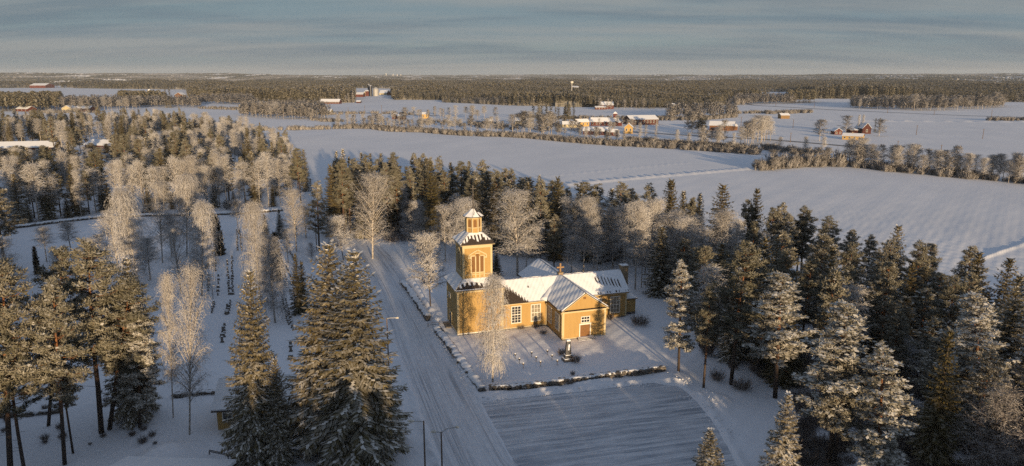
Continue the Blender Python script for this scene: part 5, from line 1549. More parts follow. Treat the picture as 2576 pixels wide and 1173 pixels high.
# middle row behind the church
def Z5(rx, ry):
    return (812.2 + .2714 * rx, 363.9 + .2714 * ry)
ROW = [('spruce_mid', 150, 620, 62, 80), ('spruce_mid', 212, 640, 42, 95), ('spruce_mid', 128, 660, 150, 95), ('spruce_mid', 262, 650, 115, 90), ('pine', 190, 800, 240, 130), ('pine', 255, 820, 235, 125), ('pine', 335, 760, 150, 135), ('spruce_mid', 388, 640, 78, 85), ('spruce_mid', 455, 640, 90, 80), ('spruce_mid', 555, 640, 86, 100), ('pine', 672, 660, 78, 140), ('pine', 605, 800, 172, 130), ('pine', 700, 820, 180, 145), ('spruce_mid', 505, 760, 255, 90), ('pine_mid', 830, 815, 222, 105), ('pine_mid', 858, 690, 88, 100), ('pine_mid', 940, 690, 92, 120), ('spruce_mid', 900, 640, 130, 85), ('pine_mid', 1000, 680, 125, 110), ('pine_mid', 1100, 660, 116, 115), ('pine_mid', 970, 830, 210, 125), ('spruce_mid', 1190, 700, 170, 90), ('pine_mid', 1130, 790, 248, 110), ('pine', 1285, 760, 160, 175), ('spruce_mid', 1355, 700, 155, 95), ('pine_mid', 1480, 740, 152, 130), ('spruce', 1050, 820, 425, 130), ('spruce_mid', 1490, 770, 310, 125), ('pine_mid', 1612, 720, 262, 85), ('pine_mid', 1600, 800, 340, 110), ('spruce_mid', 1668, 700, 255, 80), ('pine_mid', 1745, 720, 225, 100), ('pine_mid', 1832, 720, 308, 110), ('pine_mid', 1905, 720, 305, 90), ('spruce_mid', 2000, 740, 290, 95), ('pine_mid', 1920, 830, 400, 90), ('spruce_mid', 905, 780, 620, 50), ('spruce_mid', 610, 830, 680, 50), ('birch', 770, 830, 390, 80), ('birch_mid', 1090, 830, 600, 100), ('birch_mid', 760, 860, 640, 80), ('birch_mid', 1240, 900, 480, 110)]
ROWL = {'s': ('dark spruce in the snow-dusted conifer row behind the church tower', 'spruces of the conifer row behind the tower'), 'p': ('golden snow-dusted pine in the conifer row behind the church tower', 'pines of the conifer row behind the tower'), 'b': ('grey frosted birch standing under the conifer row behind the tower', 'birches under the conifer row')}
for k, rx, rb, rt, w in ROW:
    x, yb = Z5(rx, rb); l, g = ROWL[k[0]]
    P(k, x, yb, Z5(rx, rt)[1], w * .2714 * 1.3, l, g)
# trees right of the row, in front of the field, and the right-hand wood
def Z8(rx, ry):
    return (1600.4 + .6122 * rx, 454.8 + .6122 * ry)
def Z1(rx, ry):
    return (974.7 + .4708 * rx, 454.8 + .4708 * ry)
def shared(kind, x, yb, yt, w):
    l = {'s': ('dark spruce among the mixed trees between churchyard and the open field', 'spruces between churchyard and field'), 'p': ('pine among the mixed trees between churchyard and the open field', 'pines between churchyard and field'), 'b': ('frosted birch among the mixed trees between churchyard and the open field', 'birches between churchyard and field'), 'r': ('small frosted tree among the mixed trees between churchyard and field', 'small trees between churchyard and field')}[kind[0]]
    P(kind, x, yb, yt, w, l[0], l[1])
for k, rx, rb, rt, w in [('spruce_mid', 900, 420, -15, 110), ('pine_mid', 815, 420, -5, 90), ('spruce_mid', 750, 400, 10, 100), ('pine_mid', 1050, 330, 10, 120), ('pine_mid', 1110, 340, 22, 130), ('pine_mid', 1235, 360, 8, 120), ('pine_mid', 1290, 340, 45, 95), ('pine_mid', 1395, 380, 20, 120), ('spruce_mid', 1490, 420, 0, 130), ('spruce_mid', 1565, 420, 62, 70), ('pine_mid', 1605, 420, 95, 75), ('spruce_mid', 1645, 420, 70, 70),
                         ('birch_mid', 960, 440, 90, 100), ('birch', 1100, 470, 130, 110), ('birch', 1200, 470, 150, 110), ('birch_mid', 1260, 500, 130, 100), ('birch', 1395, 520, 110, 110), ('birch', 1540, 540, 165, 120), ('birch', 1620, 560, 190, 130), ('birch_mid', 1450, 540, 220, 90), ('birch_mid', 1120, 500, 260, 90), ('birch_mid', 980, 500, 300, 80), ('birch_mid', 800, 470, 250, 80), ('birch_mid', 740, 480, 300, 70)]:
    x, yb = Z1(rx, rb)
    shared(k, x, yb, Z1(rx, rt)[1], w * .4708 * 1.15)
for k, rx, rb, rt, w in [('spruce_mid', 130, 330, 0, 75), ('spruce_mid', 180, 330, 48, 60), ('pine_mid', 215, 330, 74, 60), ('spruce_mid', 247, 330, 58, 50), ('spruce_mid', 332, 360, 20, 120), ('pine_mid', 440, 380, 85, 80), ('spruce_mid', 470, 380, 38, 80), ('pine', 530, 430, 112, 75), ('pine', 562, 430, 93, 75), ('pine', 602, 440, 135, 80), ('pine', 672, 425, 108, 95), ('pine', 655, 420, 150, 80), ('pine', 768, 470, 153, 90), ('pine', 728, 640, 218, 110), ('pine', 760, 520, 240, 90), ('pine', 852, 500, 200, 80), ('pine', 932, 520, 225, 80), ('spruce_mid', 1032, 560, 184, 95), ('pine', 1000, 640, 250, 110), ('pine', 855, 640, 262, 110), ('pine', 705, 540, 300, 80), ('pine', 1118, 668, 255, 115), ('pine', 1170, 640, 262, 100), ('pine', 1310, 640, 268, 110), ('spruce_mid', 1345, 720, 300, 130), ('spruce_mid', 1462, 740, 322, 115), ('spruce_mid', 1520, 800, 390, 110), ('pine', 1210, 720, 380, 110), ('pine', 1588, 760, 420, 90), ('spruce_mid', 1090, 700, 330, 90), ('pine', 1260, 820, 400, 120),
                         ('birch', 130, 420, 140, 100), ('birch', 185, 440, 152, 110), ('birch', 335, 480, 128, 140), ('birch', 250, 470, 200, 100), ('birch', 70, 400, 80, 70), ('birch_mid', 590, 470, 290, 60), ('birch', 395, 440, 160, 80), ('birch_mid', 20, 440, 120, 60), ('spruce_mid', 90, 470, 190, 100), ('spruce_mid', 240, 540, 280, 110), ('spruce_mid', 330, 560, 260, 110), ('birch_mid', 1180, 860, 640, 60), ('round_dark', 1230, 900, 700, 110), ('round_dark', 900, 720, 560, 90), ('spruce_mid', 665, 520, 470, 30), ('spruce_mid', 975, 720, 520, 100)]:
    x, yb = Z8(rx, rb)
    shared(k, x, yb, Z8(rx, rt)[1], w * .6122 * 1.15)
WOOD = LV((1640, 668), (1760, 660), (1900, 690), (2050, 735), (2250, 800), (2450, 860), (2700, 940), (2700, 1180), (2330, 1180), (2330, 1010), (2150, 985), (2010, 990), (1900, 960), (1770, 900), (1745, 800), (1660, 730))
WX, WY = [p[0] for p in WOOD], [p[1] for p in WOOD]
near_ = [(o.location.x, o.location.y) for o in COL.objects if o.type == 'EMPTY' and o.get('category') in ('pine', 'spruce', 'birch', 'tree')]
for _ in range(5000):
    X, Y = random.uniform(min(WX), max(WX)), random.uniform(min(WY), max(WY))
    if not inside(np.array([X]), np.array([Y]), WOOD)[0] or any((X - a) ** 2 + (Y - c_) ** 2 < 5.5 ** 2 for a, c_ in near_):
        continue
    near_.append((X, Y))
    r = random.random()
    lim = np.interp(PX(X, Y)[0], [1600, 1800, 1960, 2120, 2330, 2575], [540, 545, 560, 610, 660, 700])
    H = min(random.uniform(13, 21), HT(Y, lim + random.uniform(0, 60)))
    if H < 6:
        continue
    if r < .48:
        plant('pine' if random.random() < .5 else 'pine_mid', X, Y, H, random.uniform(4.6, 6.4), 'pine in the shaded wood between parking area and the open right field', 'pines of the right-hand wood')
    elif r < .82:
        plant('spruce_mid', X, Y, H, random.uniform(4.6, 6.6), 'dark spruce in the shaded wood between parking area and right field', 'spruces of the right-hand wood')
    else:
        plant('birch_mid', X, Y, H * .85, random.uniform(4.5, 6), 'grey frosted birch in the shaded wood by the right field', 'birches of the right-hand wood')
    if len(near_) > 850:
        break
BACKROW = LV((835, 600), (850, 545), (1000, 545), (1200, 560), (1350, 585), (1500, 612), (1640, 640), (1640, 675), (1500, 665), (1340, 650), (1190, 625), (1000, 598))
BX, BY = [p[0] for p in BACKROW], [p[1] for p in BACKROW]
nb_ = 0
for _ in range(4000):
    X, Y = random.uniform(min(BX), max(BX)), random.uniform(min(BY), max(BY))
    if nb_ > 75 or not inside(np.array([X]), np.array([Y]), BACKROW)[0] or any((X - a) ** 2 + (Y - c_) ** 2 < 5.0 ** 2 for a, c_ in near_):
        continue
    near_.append((X, Y)); nb_ += 1
    H = HT(Y, np.interp(PX(X, Y)[0], [840, 1000, 1200, 1300, 1480, 1640], [392, 392, 408, 432, 468, 480]) + random.uniform(0, 50))
    H = min(max(H, 9), 25)
    if random.random() < .62:
        plant('pine_mid', X, Y, H, random.uniform(5.0, 7.2), *ROWL['p'])
    else:
        plant('spruce_mid', X, Y, H, random.uniform(5.0, 7.0), *ROWL['s'])
P('pine_snowy', 1706, 938, 664, 84, 'sunlit snowy spruce-like pine at the right end of the churchyard wall', None, 1, xt=1714)
P('pine', 1769, 976, 722, 78, 'shaded pine just right of the churchyard wall end', None, 4)
P('pine', 1838, 968, 610, 122, 'golden broad-topped pine above the shaded trunks, right of the parking corner', None, 1, xt=1882)
P('pine_snowy', 1949, 1002, 686, 140, 'broad pine with sunlit right flank behind the parking area', None, 0, xt=1962)
P('pine', 1905, 940, 760, 110, 'dark pine in the shade between the two broad pines', None, 2)
P('pine_snowy', 2083, 1182, 760, 160, 'bright snowy pine with tall bare double stem in the right foreground', None, 0, xt=2127)
P('pine', 2096, 1184, 900, 110, 'darker pine stem beside the bright snowy double-stemmed pine', None, 3)
P('pine_snowy', 2205, 1240, 868, 140, 'snow-heavy pine cut by the lower edge, right of the double stem', None, 1, xt=2222)
P('pine_snowy', 2462, 1122, 730, 140, 'tall snowy pine in front of the dark spruces at the right edge', None, 0, xt=2450)
P('spruce', 2385, 1100, 850, 120, 'dark shaded spruce under the tall snowy pine on the right', None, 0)
P('pine_snowy', 2560, 1110, 775, 110, 'snowy pine cut by the right edge', None, 1)
P('spruce', 2495, 1075, 690, 130, 'dark spruce with hanging snowy branches at the right edge', None, 2)
P('spruce_young', 1958, 1238, 992, 120, 'young bushy snow-covered conifer at the lower edge by the parking area', None, 0)
P('spruce_young', 1775, 1245, 1078, 108, 'small snowy spruce tip at the lower edge in front of the parking area', None, 0)
P('birch_mid', 2270, 962, 852, 52, 'small frosted birch lit by the sun between the right-hand pines', None, 0)
P('round_dark', 2600, 1260, 900, 230, 'bare frosted deciduous tree filling the lower right corner', None, 0)
P('round_dark', 2470, 1250, 985, 160, 'thin bare shrub-like tree left of the lower right corner', None, 0)
# understorey of the right-hand wood
for rx, rb, w in ((690, 690, 70), (620, 830, 90), (900, 800, 100), (1150, 880, 90), (1200, 1000, 110), (740, 960, 80), (1050, 1000, 110), (430, 860, 70), (640, 1010, 90), (1100, 760, 80), (330, 820, 60), (980, 1100, 110)):
    x, yb = Z8(rx, rb); X, Y = G(x, yb)
    plant('shrub', X, Y, random.uniform(1.6, 3.2), random.uniform(3, 5), 'bare grey shrub in the shaded snow under the right-hand pines', 'shrubs under the right-hand pines')
for x, y, w, h, lab in ((1610, 818, 62, 2.4, 'large round bare shrub on the lawn east of the church'), (1536, 805, 24, 1.4, 'small bare bush at the right corner of the porch'), (1447, 912, 34, 1.7, 'bare bush right beside the dark memorial'), (1412, 893, 30, 1.3, 'low thin bush left behind the dark memorial'), (1365, 840, 26, .9, 'flat brown bush left of the porch wall'), (1440, 946, 18, .9, 'small bare twigs near the front stone wall'), (1310, 828, 30, 1.0, 'thin bushes under the nave windows'), (1345, 824, 26, .8, 'low bush at the nave wall beside the porch'), (615, 575, 14, 1.2, 'dark little bush by the thuja in the cemetery'), (1005, 605, 120, 2.2, 'dark thicket edge behind the snowy side yard')):
    X, Y = G(x, y)
    plant('shrub', X, Y, h, w * MPP(Y), lab)

# ------------------------------------------------------------------ the dense mixed wood on the left
EDGE = [(-120, 590), (45, 572), (160, 556), (290, 543), (430, 540), (560, 536), (640, 531), (700, 524), (760, 512), (790, 490), (778, 470), (770, 440), (730, 410), (690, 385), (640, 362), (600, 346), (520, 336), (400, 330), (250, 326), (100, 330), (-120, 340)]
EP = LV(*EDGE)
xs = [p[0] for p in EP]; ys = [p[1] for p in EP]
def clear_of(X, Y, pts, r):
    return all((X - a) ** 2 + (Y - b_) ** 2 > r * r for a, b_ in pts)
LAB = {'birch': ('frosted grey birch in the dense mixed wood beyond the cemetery', 'birches of the left wood'), 'pine': ('snow-dusted pine in the dense mixed wood beyond the cemetery', 'pines of the left wood'), 'spruce': ('dark spruce in the dense mixed wood beyond the cemetery', 'spruces of the left wood')}
def sight(px_, py_, Y, H):
    if -110 < px_ < 150 and 386 < py_ < 470:
        return min(H, HT(Y, 373 + 6 * math.sin(px_ * .09)))
    if 205 < px_ < 292 and 378 < py_ < 450:
        return min(H, HT(Y, 366 + 6 * math.sin(px_ * .13)))
    return H
placed = []
HOUSES = [G(60, 378), G(250, 372), G(0, 380), G(110, 375)]
# first row along the wall: pale birches over small dark spruces
for k in range(40):
    x = 30 + 690 * (k + random.random() * .6) / 40
    yb = np.interp(x, [30, 160, 290, 560, 720], [570, 552, 540, 533, 520]) - random.uniform(0, 14)
    X, Y = G(x, yb)
    if x < 270 and k % 2:
        H = random.uniform(13, 19); plant('spruce_mid' if k % 4 == 1 else 'pine_mid', X, Y, H, random.uniform(4.6, 6.2), 'dark conifer in the shaded left part of the first row behind the cemetery wall', 'conifers along the back wall')
    elif k % 3 == 2:
        H = random.uniform(5, 11); plant('spruce_mid', X, Y, H, H * .42, 'small dark spruce in the first row along the cemetery back wall', 'small spruces along the back wall')
    else:
        H = random.uniform(15, 21); plant('birch_mid' if random.random() < .7 else 'birch', X, Y, H, random.uniform(4.2, 7.0), 'frosted birch with bare pale stem in the first row behind the cemetery wall', 'birches along the back wall')
    placed.append((X, Y))
tries, nb, npn, nsp = 0, 0, 0, 0
while tries < 20000 and len(placed) < 560:
    tries += 1
    X, Y = random.uniform(min(xs), max(xs)), random.uniform(min(ys), max(ys))
    if not inside(np.array([X]), np.array([Y]), EP)[0]:
        continue
    px_, py_ = PX(X, Y)
    if px_ < -110:
        continue
    if py_ < 392 and random.random() < 0.35:
        continue
    if not clear_of(X, Y, placed, 4.6 if Y < 400 else 5.6) or not clear_of(X, Y, HOUSES, 16):
        continue
    gap = ((px_ - 190) / 150) ** 2 + ((py_ - 425) / 30) ** 2 < 1
    right = px_ > 480
    r = random.random()
    sn_ = math.sin(X * .045 + 1) + math.cos(Y * .05 + X * .02)
    if gap:
        H = random.uniform(4, 8); plant('birch_mid', X, Y, H, H * .5, 'young frosted birch in the low thicket inside the left wood', 'young birches of the left wood')
    elif r < (0.60 if right else 0.34) - sn_ * .07:
        H = sight(px_, py_, Y, random.uniform(14, 21)); plant('birch_mid', X, Y, H, random.uniform(4.2, 6.6), *LAB['birch'])
    elif r < 0.76:
        H = sight(px_, py_, Y, random.uniform(15, 23)); plant('pine_mid', X, Y, H, random.uniform(4.8, 7.2), *LAB['pine'])
    else:
        H = sight(px_, py_, Y, random.uniform(14, 23)); plant('spruce_mid', X, Y, H, random.uniform(4.5, 6.5), *LAB['spruce'])
    placed.append((X, Y))
for x, yb, yt, w, lab in ((318, 352, 297, 38, 'dark spreading spruce clump top above the left wood'), (365, 350, 292, 24, 'pointed dark spruce standing above the left wood, alone'), (427, 358, 309, 16, 'small pointed dark spruce in the left wood'), (492, 358, 302, 26, 'leftmost dark spruce of the group above the round birches'), (514, 356, 296, 28, 'middle dark spruce of the group above the round birches'), (536, 358, 298, 30, 'rightmost dark spruce of the group above the round birches')):
    P('spruce_mid', x, yb, yt, w * 1.25, lab)

# ------------------------------------------------------------------ trees of the middle distance
def belt(pts, n, kinds, hr, label, group, depth=8.0, wr=(0.36, 0.52)):
    """n trees along a line of ground points, a little scattered in depth"""
    L = smooth_line([G(*p) for p in pts], 2.0)
    for k in range(n):
        p = L[min(int(len(L) * (k + random.random()) / n), len(L) - 1)]
        dd = math.hypot(*p)
        o = random.uniform(0, depth)
        X, Y = p[0] * (1 + o / dd) + random.uniform(-2, 2), p[1] * (1 + o / dd)
        H = random.uniform(*hr)
        kd = random.choice(kinds)
        plant(kd, X, Y, H, H * random.uniform(*wr), label, group, nm='frosted_tree' if kd in ('birch_mid', fr) else None)
fr = 'frost_far'
belt([H2(505, 386), H2(760, 388), H2(1000, 382), H2(1155, 372)], 26, [fr, fr, 'birch_mid'], (13, 20), 'frosted roundish tree along the far side of the left field', 'frosted trees beyond the left field', 40)
belt([H2(1160, 352), H2(1640, 358)], 22, [fr, fr], (10, 17), 'frosted tree in the low wood between left field and distant farm', 'frosted trees below the distant farm', 40)
belt([H2(1375, 358), H2(1420, 358)], 2, ['spruce_far'], (27, 29), 'tall narrow spruce above the low frosted wood', 'pair of tall spruces in the low wood', 2, (.26, .3))
belt([H2(0, 392), H2(480, 388)], 34, ['spruce_far', 'pine_far', 'pine_far'], (19, 27), 'dark conifer in the stand at the far left', 'conifers of the far left stand', 70, (.24, .34))
belt([H2(1980, 430), H3(150, 450), H3(400, 462)], 26, [fr, 'birch_mid', fr], (11, 19), 'frosted tree in the clump between the two left fields', 'frosted clump between the left fields', 50)
belt([H3(420, 470), H3(580, 440)], 10, [fr], (8, 14), 'frosted tree beside the pale yellow house', 'frosted trees at the pale yellow house', 25)
belt([H3(650, 535), H3(900, 535), H3(1100, 555), H3(1340, 560)], 26, [fr, 'birch_mid', fr], (8, 15), 'frosted tree in the belt along the river behind the big field', 'frosted trees along the river', 24)
belt([H3(1340, 565), H3(1700, 580), H3(2133, 602)], 16, ['birch_mid', fr], (8, 17), 'frosted tree scattered on the bank behind the big field', 'frosted trees on the field bank', 40)
belt([H3(1100, 470), H3(1500, 465), H3(1950, 470)], 18, ['birch_mid', fr], (9, 17), 'frosted tree around the river cottages', 'frosted trees round the river cottages', 50)
belt([H4(20, 590), H4(270, 600)], 12, [fr, fr, 'birch_mid'], (14, 21), 'large frosted tree in the clump left of the village', 'frosted clump left of the village', 30, (.45, .6))
belt([H4(150, 545), H4(290, 545)], 5, ['pine_mid', 'spruce_far'], (20, 25), 'dark conifer above the frosted clump left of the village', 'conifers left of the village', 20, (.28, .36))
belt([H4(330, 520), H4(480, 520)], 6, ['pine_mid', 'spruce_far'], (17, 24), 'dark conifer behind the pale village house', 'conifers behind the village house', 20, (.26, .34))
belt([H4(330, 600), H4(520, 600)], 8, [fr], (9, 14), 'frosted tree in front of the pale village house', 'frosted trees before the village house', 15)
belt([H4(520, 625), H4(700, 640), H4(900, 655)], 14, [fr, 'birch_mid'], (6, 11), 'frosted tree on the bank just below the village barns', 'frosted trees below the village barns', 14)
belt([H4(600, 520), H4(860, 520), H4(980, 560)], 7, [fr, 'birch_mid'], (8, 12), 'frosted yard tree between the village barns', 'frosted yard trees of the village', 8)
for rx, rb, rt in ((1013, 655, 485), (1062, 625, 500), (1145, 660, 490), (1320, 690, 543), (1420, 690, 570), (1658, 695, 580), (1785, 725, 570), (770, 560, 470), (800, 560, 480)):
    P('birch_mid', *H4(rx, rb), H4(0, rt)[1], 11, 'slim frosted birch standing on the bank between village and big field', 'slim birches on the village bank')
belt([H4(1420, 570), H4(1490, 570)], 4, [fr], (16, 20), 'frosted tree left of the dark pine by the field road', 'frosted trees at the dark pine', 10, (.5, .6))
for x, rb, rt, w in ((1530, 570, 438, 28), (1495, 565, 470, 16)):
    P('pine_mid', *H4(x, rb), H4(0, rt)[1], w, ('broad' if w > 20 else 'narrow') + ' dark pine by the field road, before the brown barn')
belt([H4(1520, 690), H4(1680, 690)], 9, ['birch_mid', fr], (12, 18), 'frosted tree in front of the brown barn', 'frosted trees before the brown barn', 25)
belt([H4(1850, 690), H4(2090, 640)], 13, ['birch_mid', fr], (13, 20), 'frosted tree in the grove right of the brown barn', 'frosted grove right of the brown barn', 30)
belt([H4(1990, 880), H4(2130, 880), H5(60, 872), H5(260, 858), H5(450, 852), H5(640, 848)], 40, ['bush_far', fr], (5.5, 10), 'tall frosted bush at the corner of the big field', 'frosted bushes at the field corner', 14, (.5, .75))
belt([H5(705, 850), H5(850, 865), H5(1230, 905), H5(1600, 940), H5(2133, 995), H5(2400, 1020)], 46, ['birch_mid', 'round', fr], (9.5, 14.5), 'frosted tree in the dense row along the right field', 'tree row along the right field', 12, (.42, .6))
belt([H5(705, 840), H5(780, 850)], 4, ['birch_mid'], (14, 17), 'tallest frosted tree at the left end of the row along the right field', 'tall trees at the row end', 8)
for rx, rb, rt in ((110, 745, 600), (322, 770, 600), (468, 760, 600)):
    P('birch_mid', *H5(rx, rb), H5(0, rt)[1], 13, 'slender frosted birch among the bushes at the field corner', 'slender birches at the field corner')
for rx, rb, rt, w, lab in ((445, 635, 465, 36, 'round frosted tree beside the road left of the yellow bungalow'), (660, 570, 432, 34, 'broad frosted tree behind the red garage'), (935, 595, 462, 36, 'round frosted tree right of the dark red house')):
    P(fr, *H5(rx, rb), H5(0, rt)[1], w, lab)
for rx, rb, rt, lab in ((760, 570, 422, 'left one of two pale columnar poplars behind the bungalow'), (793, 570, 420, 'right one of two pale columnar poplars behind the bungalow')):
    P('birch_mid', *H5(rx, rb), H5(0, rt)[1], 7, lab)
for rx, rb, rt, lab in ((900, 560, 448, 'left dark spruce beside the round frosted tree at the red house'), (935, 560, 445, 'right dark spruce beside the round frosted tree at the red house')):
    P('spruce_far', *H5(rx, rb), H5(0, rt)[1], 8, lab)
belt([H5(700, 368), H5(900, 372), H5(1230, 382), H5(1700, 376), H5(1965, 350)], 44, [fr, fr, 'birch_mid'], (12, 24), 'frosted tree in the stand along the far right road', 'frosted stand along the far right road', 60, (.4, .6))
belt([H5(180, 320), H5(400, 318)], 14, ['spruce_far', 'pine_far'], (18, 26), 'dark conifer in the small stand at the bend of the far road', 'small conifer stand at the far bend', 40, (.24, .32))
belt([H4(1730, 330), H4(1865, 340)], 8, ['bush_far', fr], (9, 14), 'frosted bush at the right end of the far forest', 'bushes at the end of the far forest', 30, (.6, .9))
belt([H4(690, 376), H4(1050, 372)], 8, [fr], (12, 20), 'frosted tree around the far red barns', 'frosted trees round the far barns', 20)
belt([H3(650, 320), H3(790, 320)], 8, [fr, 'spruce_far'], (12, 22), 'tree at the wood corner left of the silos', 'trees left of the silos', 40)
for rx in (590, 660, 722):
    P('frost_far', *H2(rx, 398), H2(0, 335)[1], 14, 'pale frosted tree in front of the long dark red building', 'frosted trees before the long red building')

# ------------------------------------------------------------------ thickets and forest nobody could count
def scatter(name, protos, pts, sc, label, cat):
    """points (n,3) and scales (n,2) -> one object whose points carry the plants"""
    n = len(pts)
    me = bpy.data.meshes.new(name)
    me.vertices.add(n); me.vertices.foreach_set('co', np.ascontiguousarray(pts, np.float32).ravel())
    a = me.attributes.new('scl', 'FLOAT_VECTOR', 'POINT'); a.data.foreach_set('vector', np.ascontiguousarray(np.stack([sc[:, 0], sc[:, 0], sc[:, 1]], 1), np.float32).ravel())
    a = me.attributes.new('rot', 'FLOAT_VECTOR', 'POINT'); a.data.foreach_set('vector', np.ascontiguousarray(np.stack([np.zeros(n), np.zeros(n), rng.uniform(0, 6.28, n)], 1), np.float32).ravel())
    a = me.attributes.new('pick', 'INT', 'POINT'); a.data.foreach_set('value', rng.integers(0, len(protos), n).astype(np.int32))
    o = link(name, me)
    tag(o, label, cat, None, 'stuff')
    ng = bpy.data.node_groups.new(name, 'GeometryNodeTree')
    ng.interface.new_socket('Geometry', in_out='INPUT', socket_type='NodeSocketGeometry')
    ng.interface.new_socket('Geometry', in_out='OUTPUT', socket_type='NodeSocketGeometry')
    gi, go = ng.nodes.new('NodeGroupInput'), ng.nodes.new('NodeGroupOutput')
    iop = ng.nodes.new('GeometryNodeInstanceOnPoints')
    iop.inputs['Pick Instance'].default_value = True
    jn = ng.nodes.new('GeometryNodeJoinGeometry')
    for pm in protos:
        src = SRC.get(pm.name)
        if src is None:
            src = SRC[pm.name] = bpy.data.objects.new(pm.name, pm)
        oi = ng.nodes.new('GeometryNodeObjectInfo'); oi.inputs['Object'].default_value = src
        oi.inputs['As Instance'].default_value = True
        ng.links.new(oi.outputs['Geometry'], jn.inputs[0])
    ng.links.new(gi.outputs[0], iop.inputs['Points'])
    ng.links.new(jn.outputs[0], iop.inputs['Instance'])
    for nm, sock, ty in (('scl', 'Scale', 'FLOAT_VECTOR'), ('rot', 'Rotation', 'FLOAT_VECTOR'), ('pick', 'Instance Index', 'INT')):
        na = ng.nodes.new('GeometryNodeInputNamedAttribute'); na.data_type = ty; na.inputs['Name'].default_value = nm
        ng.links.new(na.outputs['Attribute'], iop.inputs[sock])
    ng.links.new(iop.outputs[0], go.inputs[0])
    md = o.modifiers.new('plants', 'NODES'); md.node_group = ng
    return o
SRC = {}
def zs_(pts):
    return np.column_stack([pts, ground_h(pts[:, 0], pts[:, 1])])
def band(lines, per, hr, h0, w0, wr):
    Ps, S = [], []
    for pts, depth, dens in lines:
        L = np.array(smooth_line([G(*p) for p in pts], 1.5))
        n = int(len(L) * 1.5 * dens)
        q = L[rng.integers(0, len(L), n)]
        d = np.linalg.norm(q, axis=1, keepdims=True)
        q = q * (1 + rng.uniform(0, depth, (n, 1)) / d) + rng.normal(size=(n, 2)) * 0.8
        H = rng.uniform(hr[0], hr[1], n)
        Ps.append(q); S.append(np.stack([H * rng.uniform(wr[0], wr[1], n) / w0, H / h0], 1))
    return zs_(np.concatenate(Ps)), np.concatenate(S)
bl = [([H2(1890, 553), H3(180, 546), H3(440, 543), H3(640, 538)], 4, 0.8), ([H3(640, 538), H3(900, 538), H3(1100, 560), H3(1340, 562)], 22, 2.6), ([H3(1340, 562), H3(1700, 590), H3(2133, 606), H4(300, 632), H4(700, 665), H4(1300, 702), H4(1980, 752)], 9, 2.2), ([H4(900, 650), H4(1300, 680), H4(1980, 735)], 26, 2.2),
      ([H3(1340, 500), H3(1700, 520), H3(2133, 545)], 60, 0.8), ([H4(0, 440), H4(300, 455), H4(1130, 460)], 20, 1.2), ([H4(1130, 468), H4(1500, 465), H4(1810, 438)], 40, 2.2), ([H5(0, 412), H5(200, 408), H5(380, 402)], 30, 2.0), ([H5(1830, 468), H5(2200, 472)], 8, 1.2), ([H4(1990, 878), H5(60, 872), H5(260, 858), H5(450, 852), H5(640, 848)], 12, 2.4), ([H5(705, 852), H5(850, 868), H5(1230, 908), H5(1600, 943), H5(2133, 998), H5(2400, 1025)], 10, 1.6), ([H3(430, 470), H3(700, 480)], 30, 1.0), ([H4(1820, 412), H5(0, 405)], 8, 1.0), ([H5(0, 720), H5(400, 760)], 20, 1.5), ([H3(480, 420), H3(900, 410), H3(1300, 420)], 6, 0.4), ([H2(1640, 370), H2(2000, 380)], 40, 0.8), ([H2(240, 402), H2(800, 405)], 10, 0.8)]
p_, s_ = band(bl, 1, (1.6, 5.0), 4.0, 5.0, (0.9, 1.5))
scatter('frosted_thicket', FARM['bush'], p_, s_, 'low frosted brushwood along ditches, river banks and field edges', 'brushwood')
# understorey of the left wood and the row behind the tower
n = 700
q = np.column_stack([rng.uniform(min(xs), max(xs), n), rng.uniform(min(ys), max(ys), n)])
q = q[inside(q[:, 0], q[:, 1], EP)]
e1 = np.array(smooth_line([G(*p) for p in ((900, 600), (1050, 600), (1180, 612), (1330, 640), (1480, 655), (1640, 675), (1760, 730))], 1.0)); e1 = e1[rng.integers(0, len(e1), 330)]
e1 = e1 * (1 + rng.uniform(0, 26, (len(e1), 1)) / np.linalg.norm(e1, axis=1, keepdims=True))
q = np.concatenate([q, e1])
wq = np.column_stack([rng.uniform(min(WX), max(WX), 900), rng.uniform(min(WY), max(WY), 900)])
wq = wq[inside(wq[:, 0], wq[:, 1], WOOD)]
bq = LV((1990, 1010), (2330, 1000), (2600, 1080), (2640, 1260), (1990, 1260))
bx_, by_ = [p[0] for p in bq], [p[1] for p in bq]
w2 = np.column_stack([rng.uniform(min(bx_), max(bx_), 420), rng.uniform(min(by_), max(by_), 420)])
w2 = w2[inside(w2[:, 0], w2[:, 1], bq)]
lq = np.array([G(x, y) for x, y in zip(rng.uniform(0, 420, 26), rng.uniform(985, 1120, 26))])
w2 = np.concatenate([w2, lq])
H = rng.uniform(0.8, 2.6, len(wq) + len(w2))
H[-26:] *= 0.45
scatter('brushwood', [PR['shrub'][0][0], PR['shrub'][1][0]], zs_(np.concatenate([wq, w2])), np.stack([H / 1.6 * .9, H / 1.6], 1), 'bare grey brushwood on the shaded snow under the foreground trees', 'brushwood')
H = rng.uniform(1.2, 3.6, len(q))
scatter('undergrowth', FARM['bush'] + [PR['shrub'][0][0]], zs_(q), np.stack([H / 4 * 1.1, H / 4], 1), 'low frosted undergrowth between the trunks of the woods', 'undergrowth')
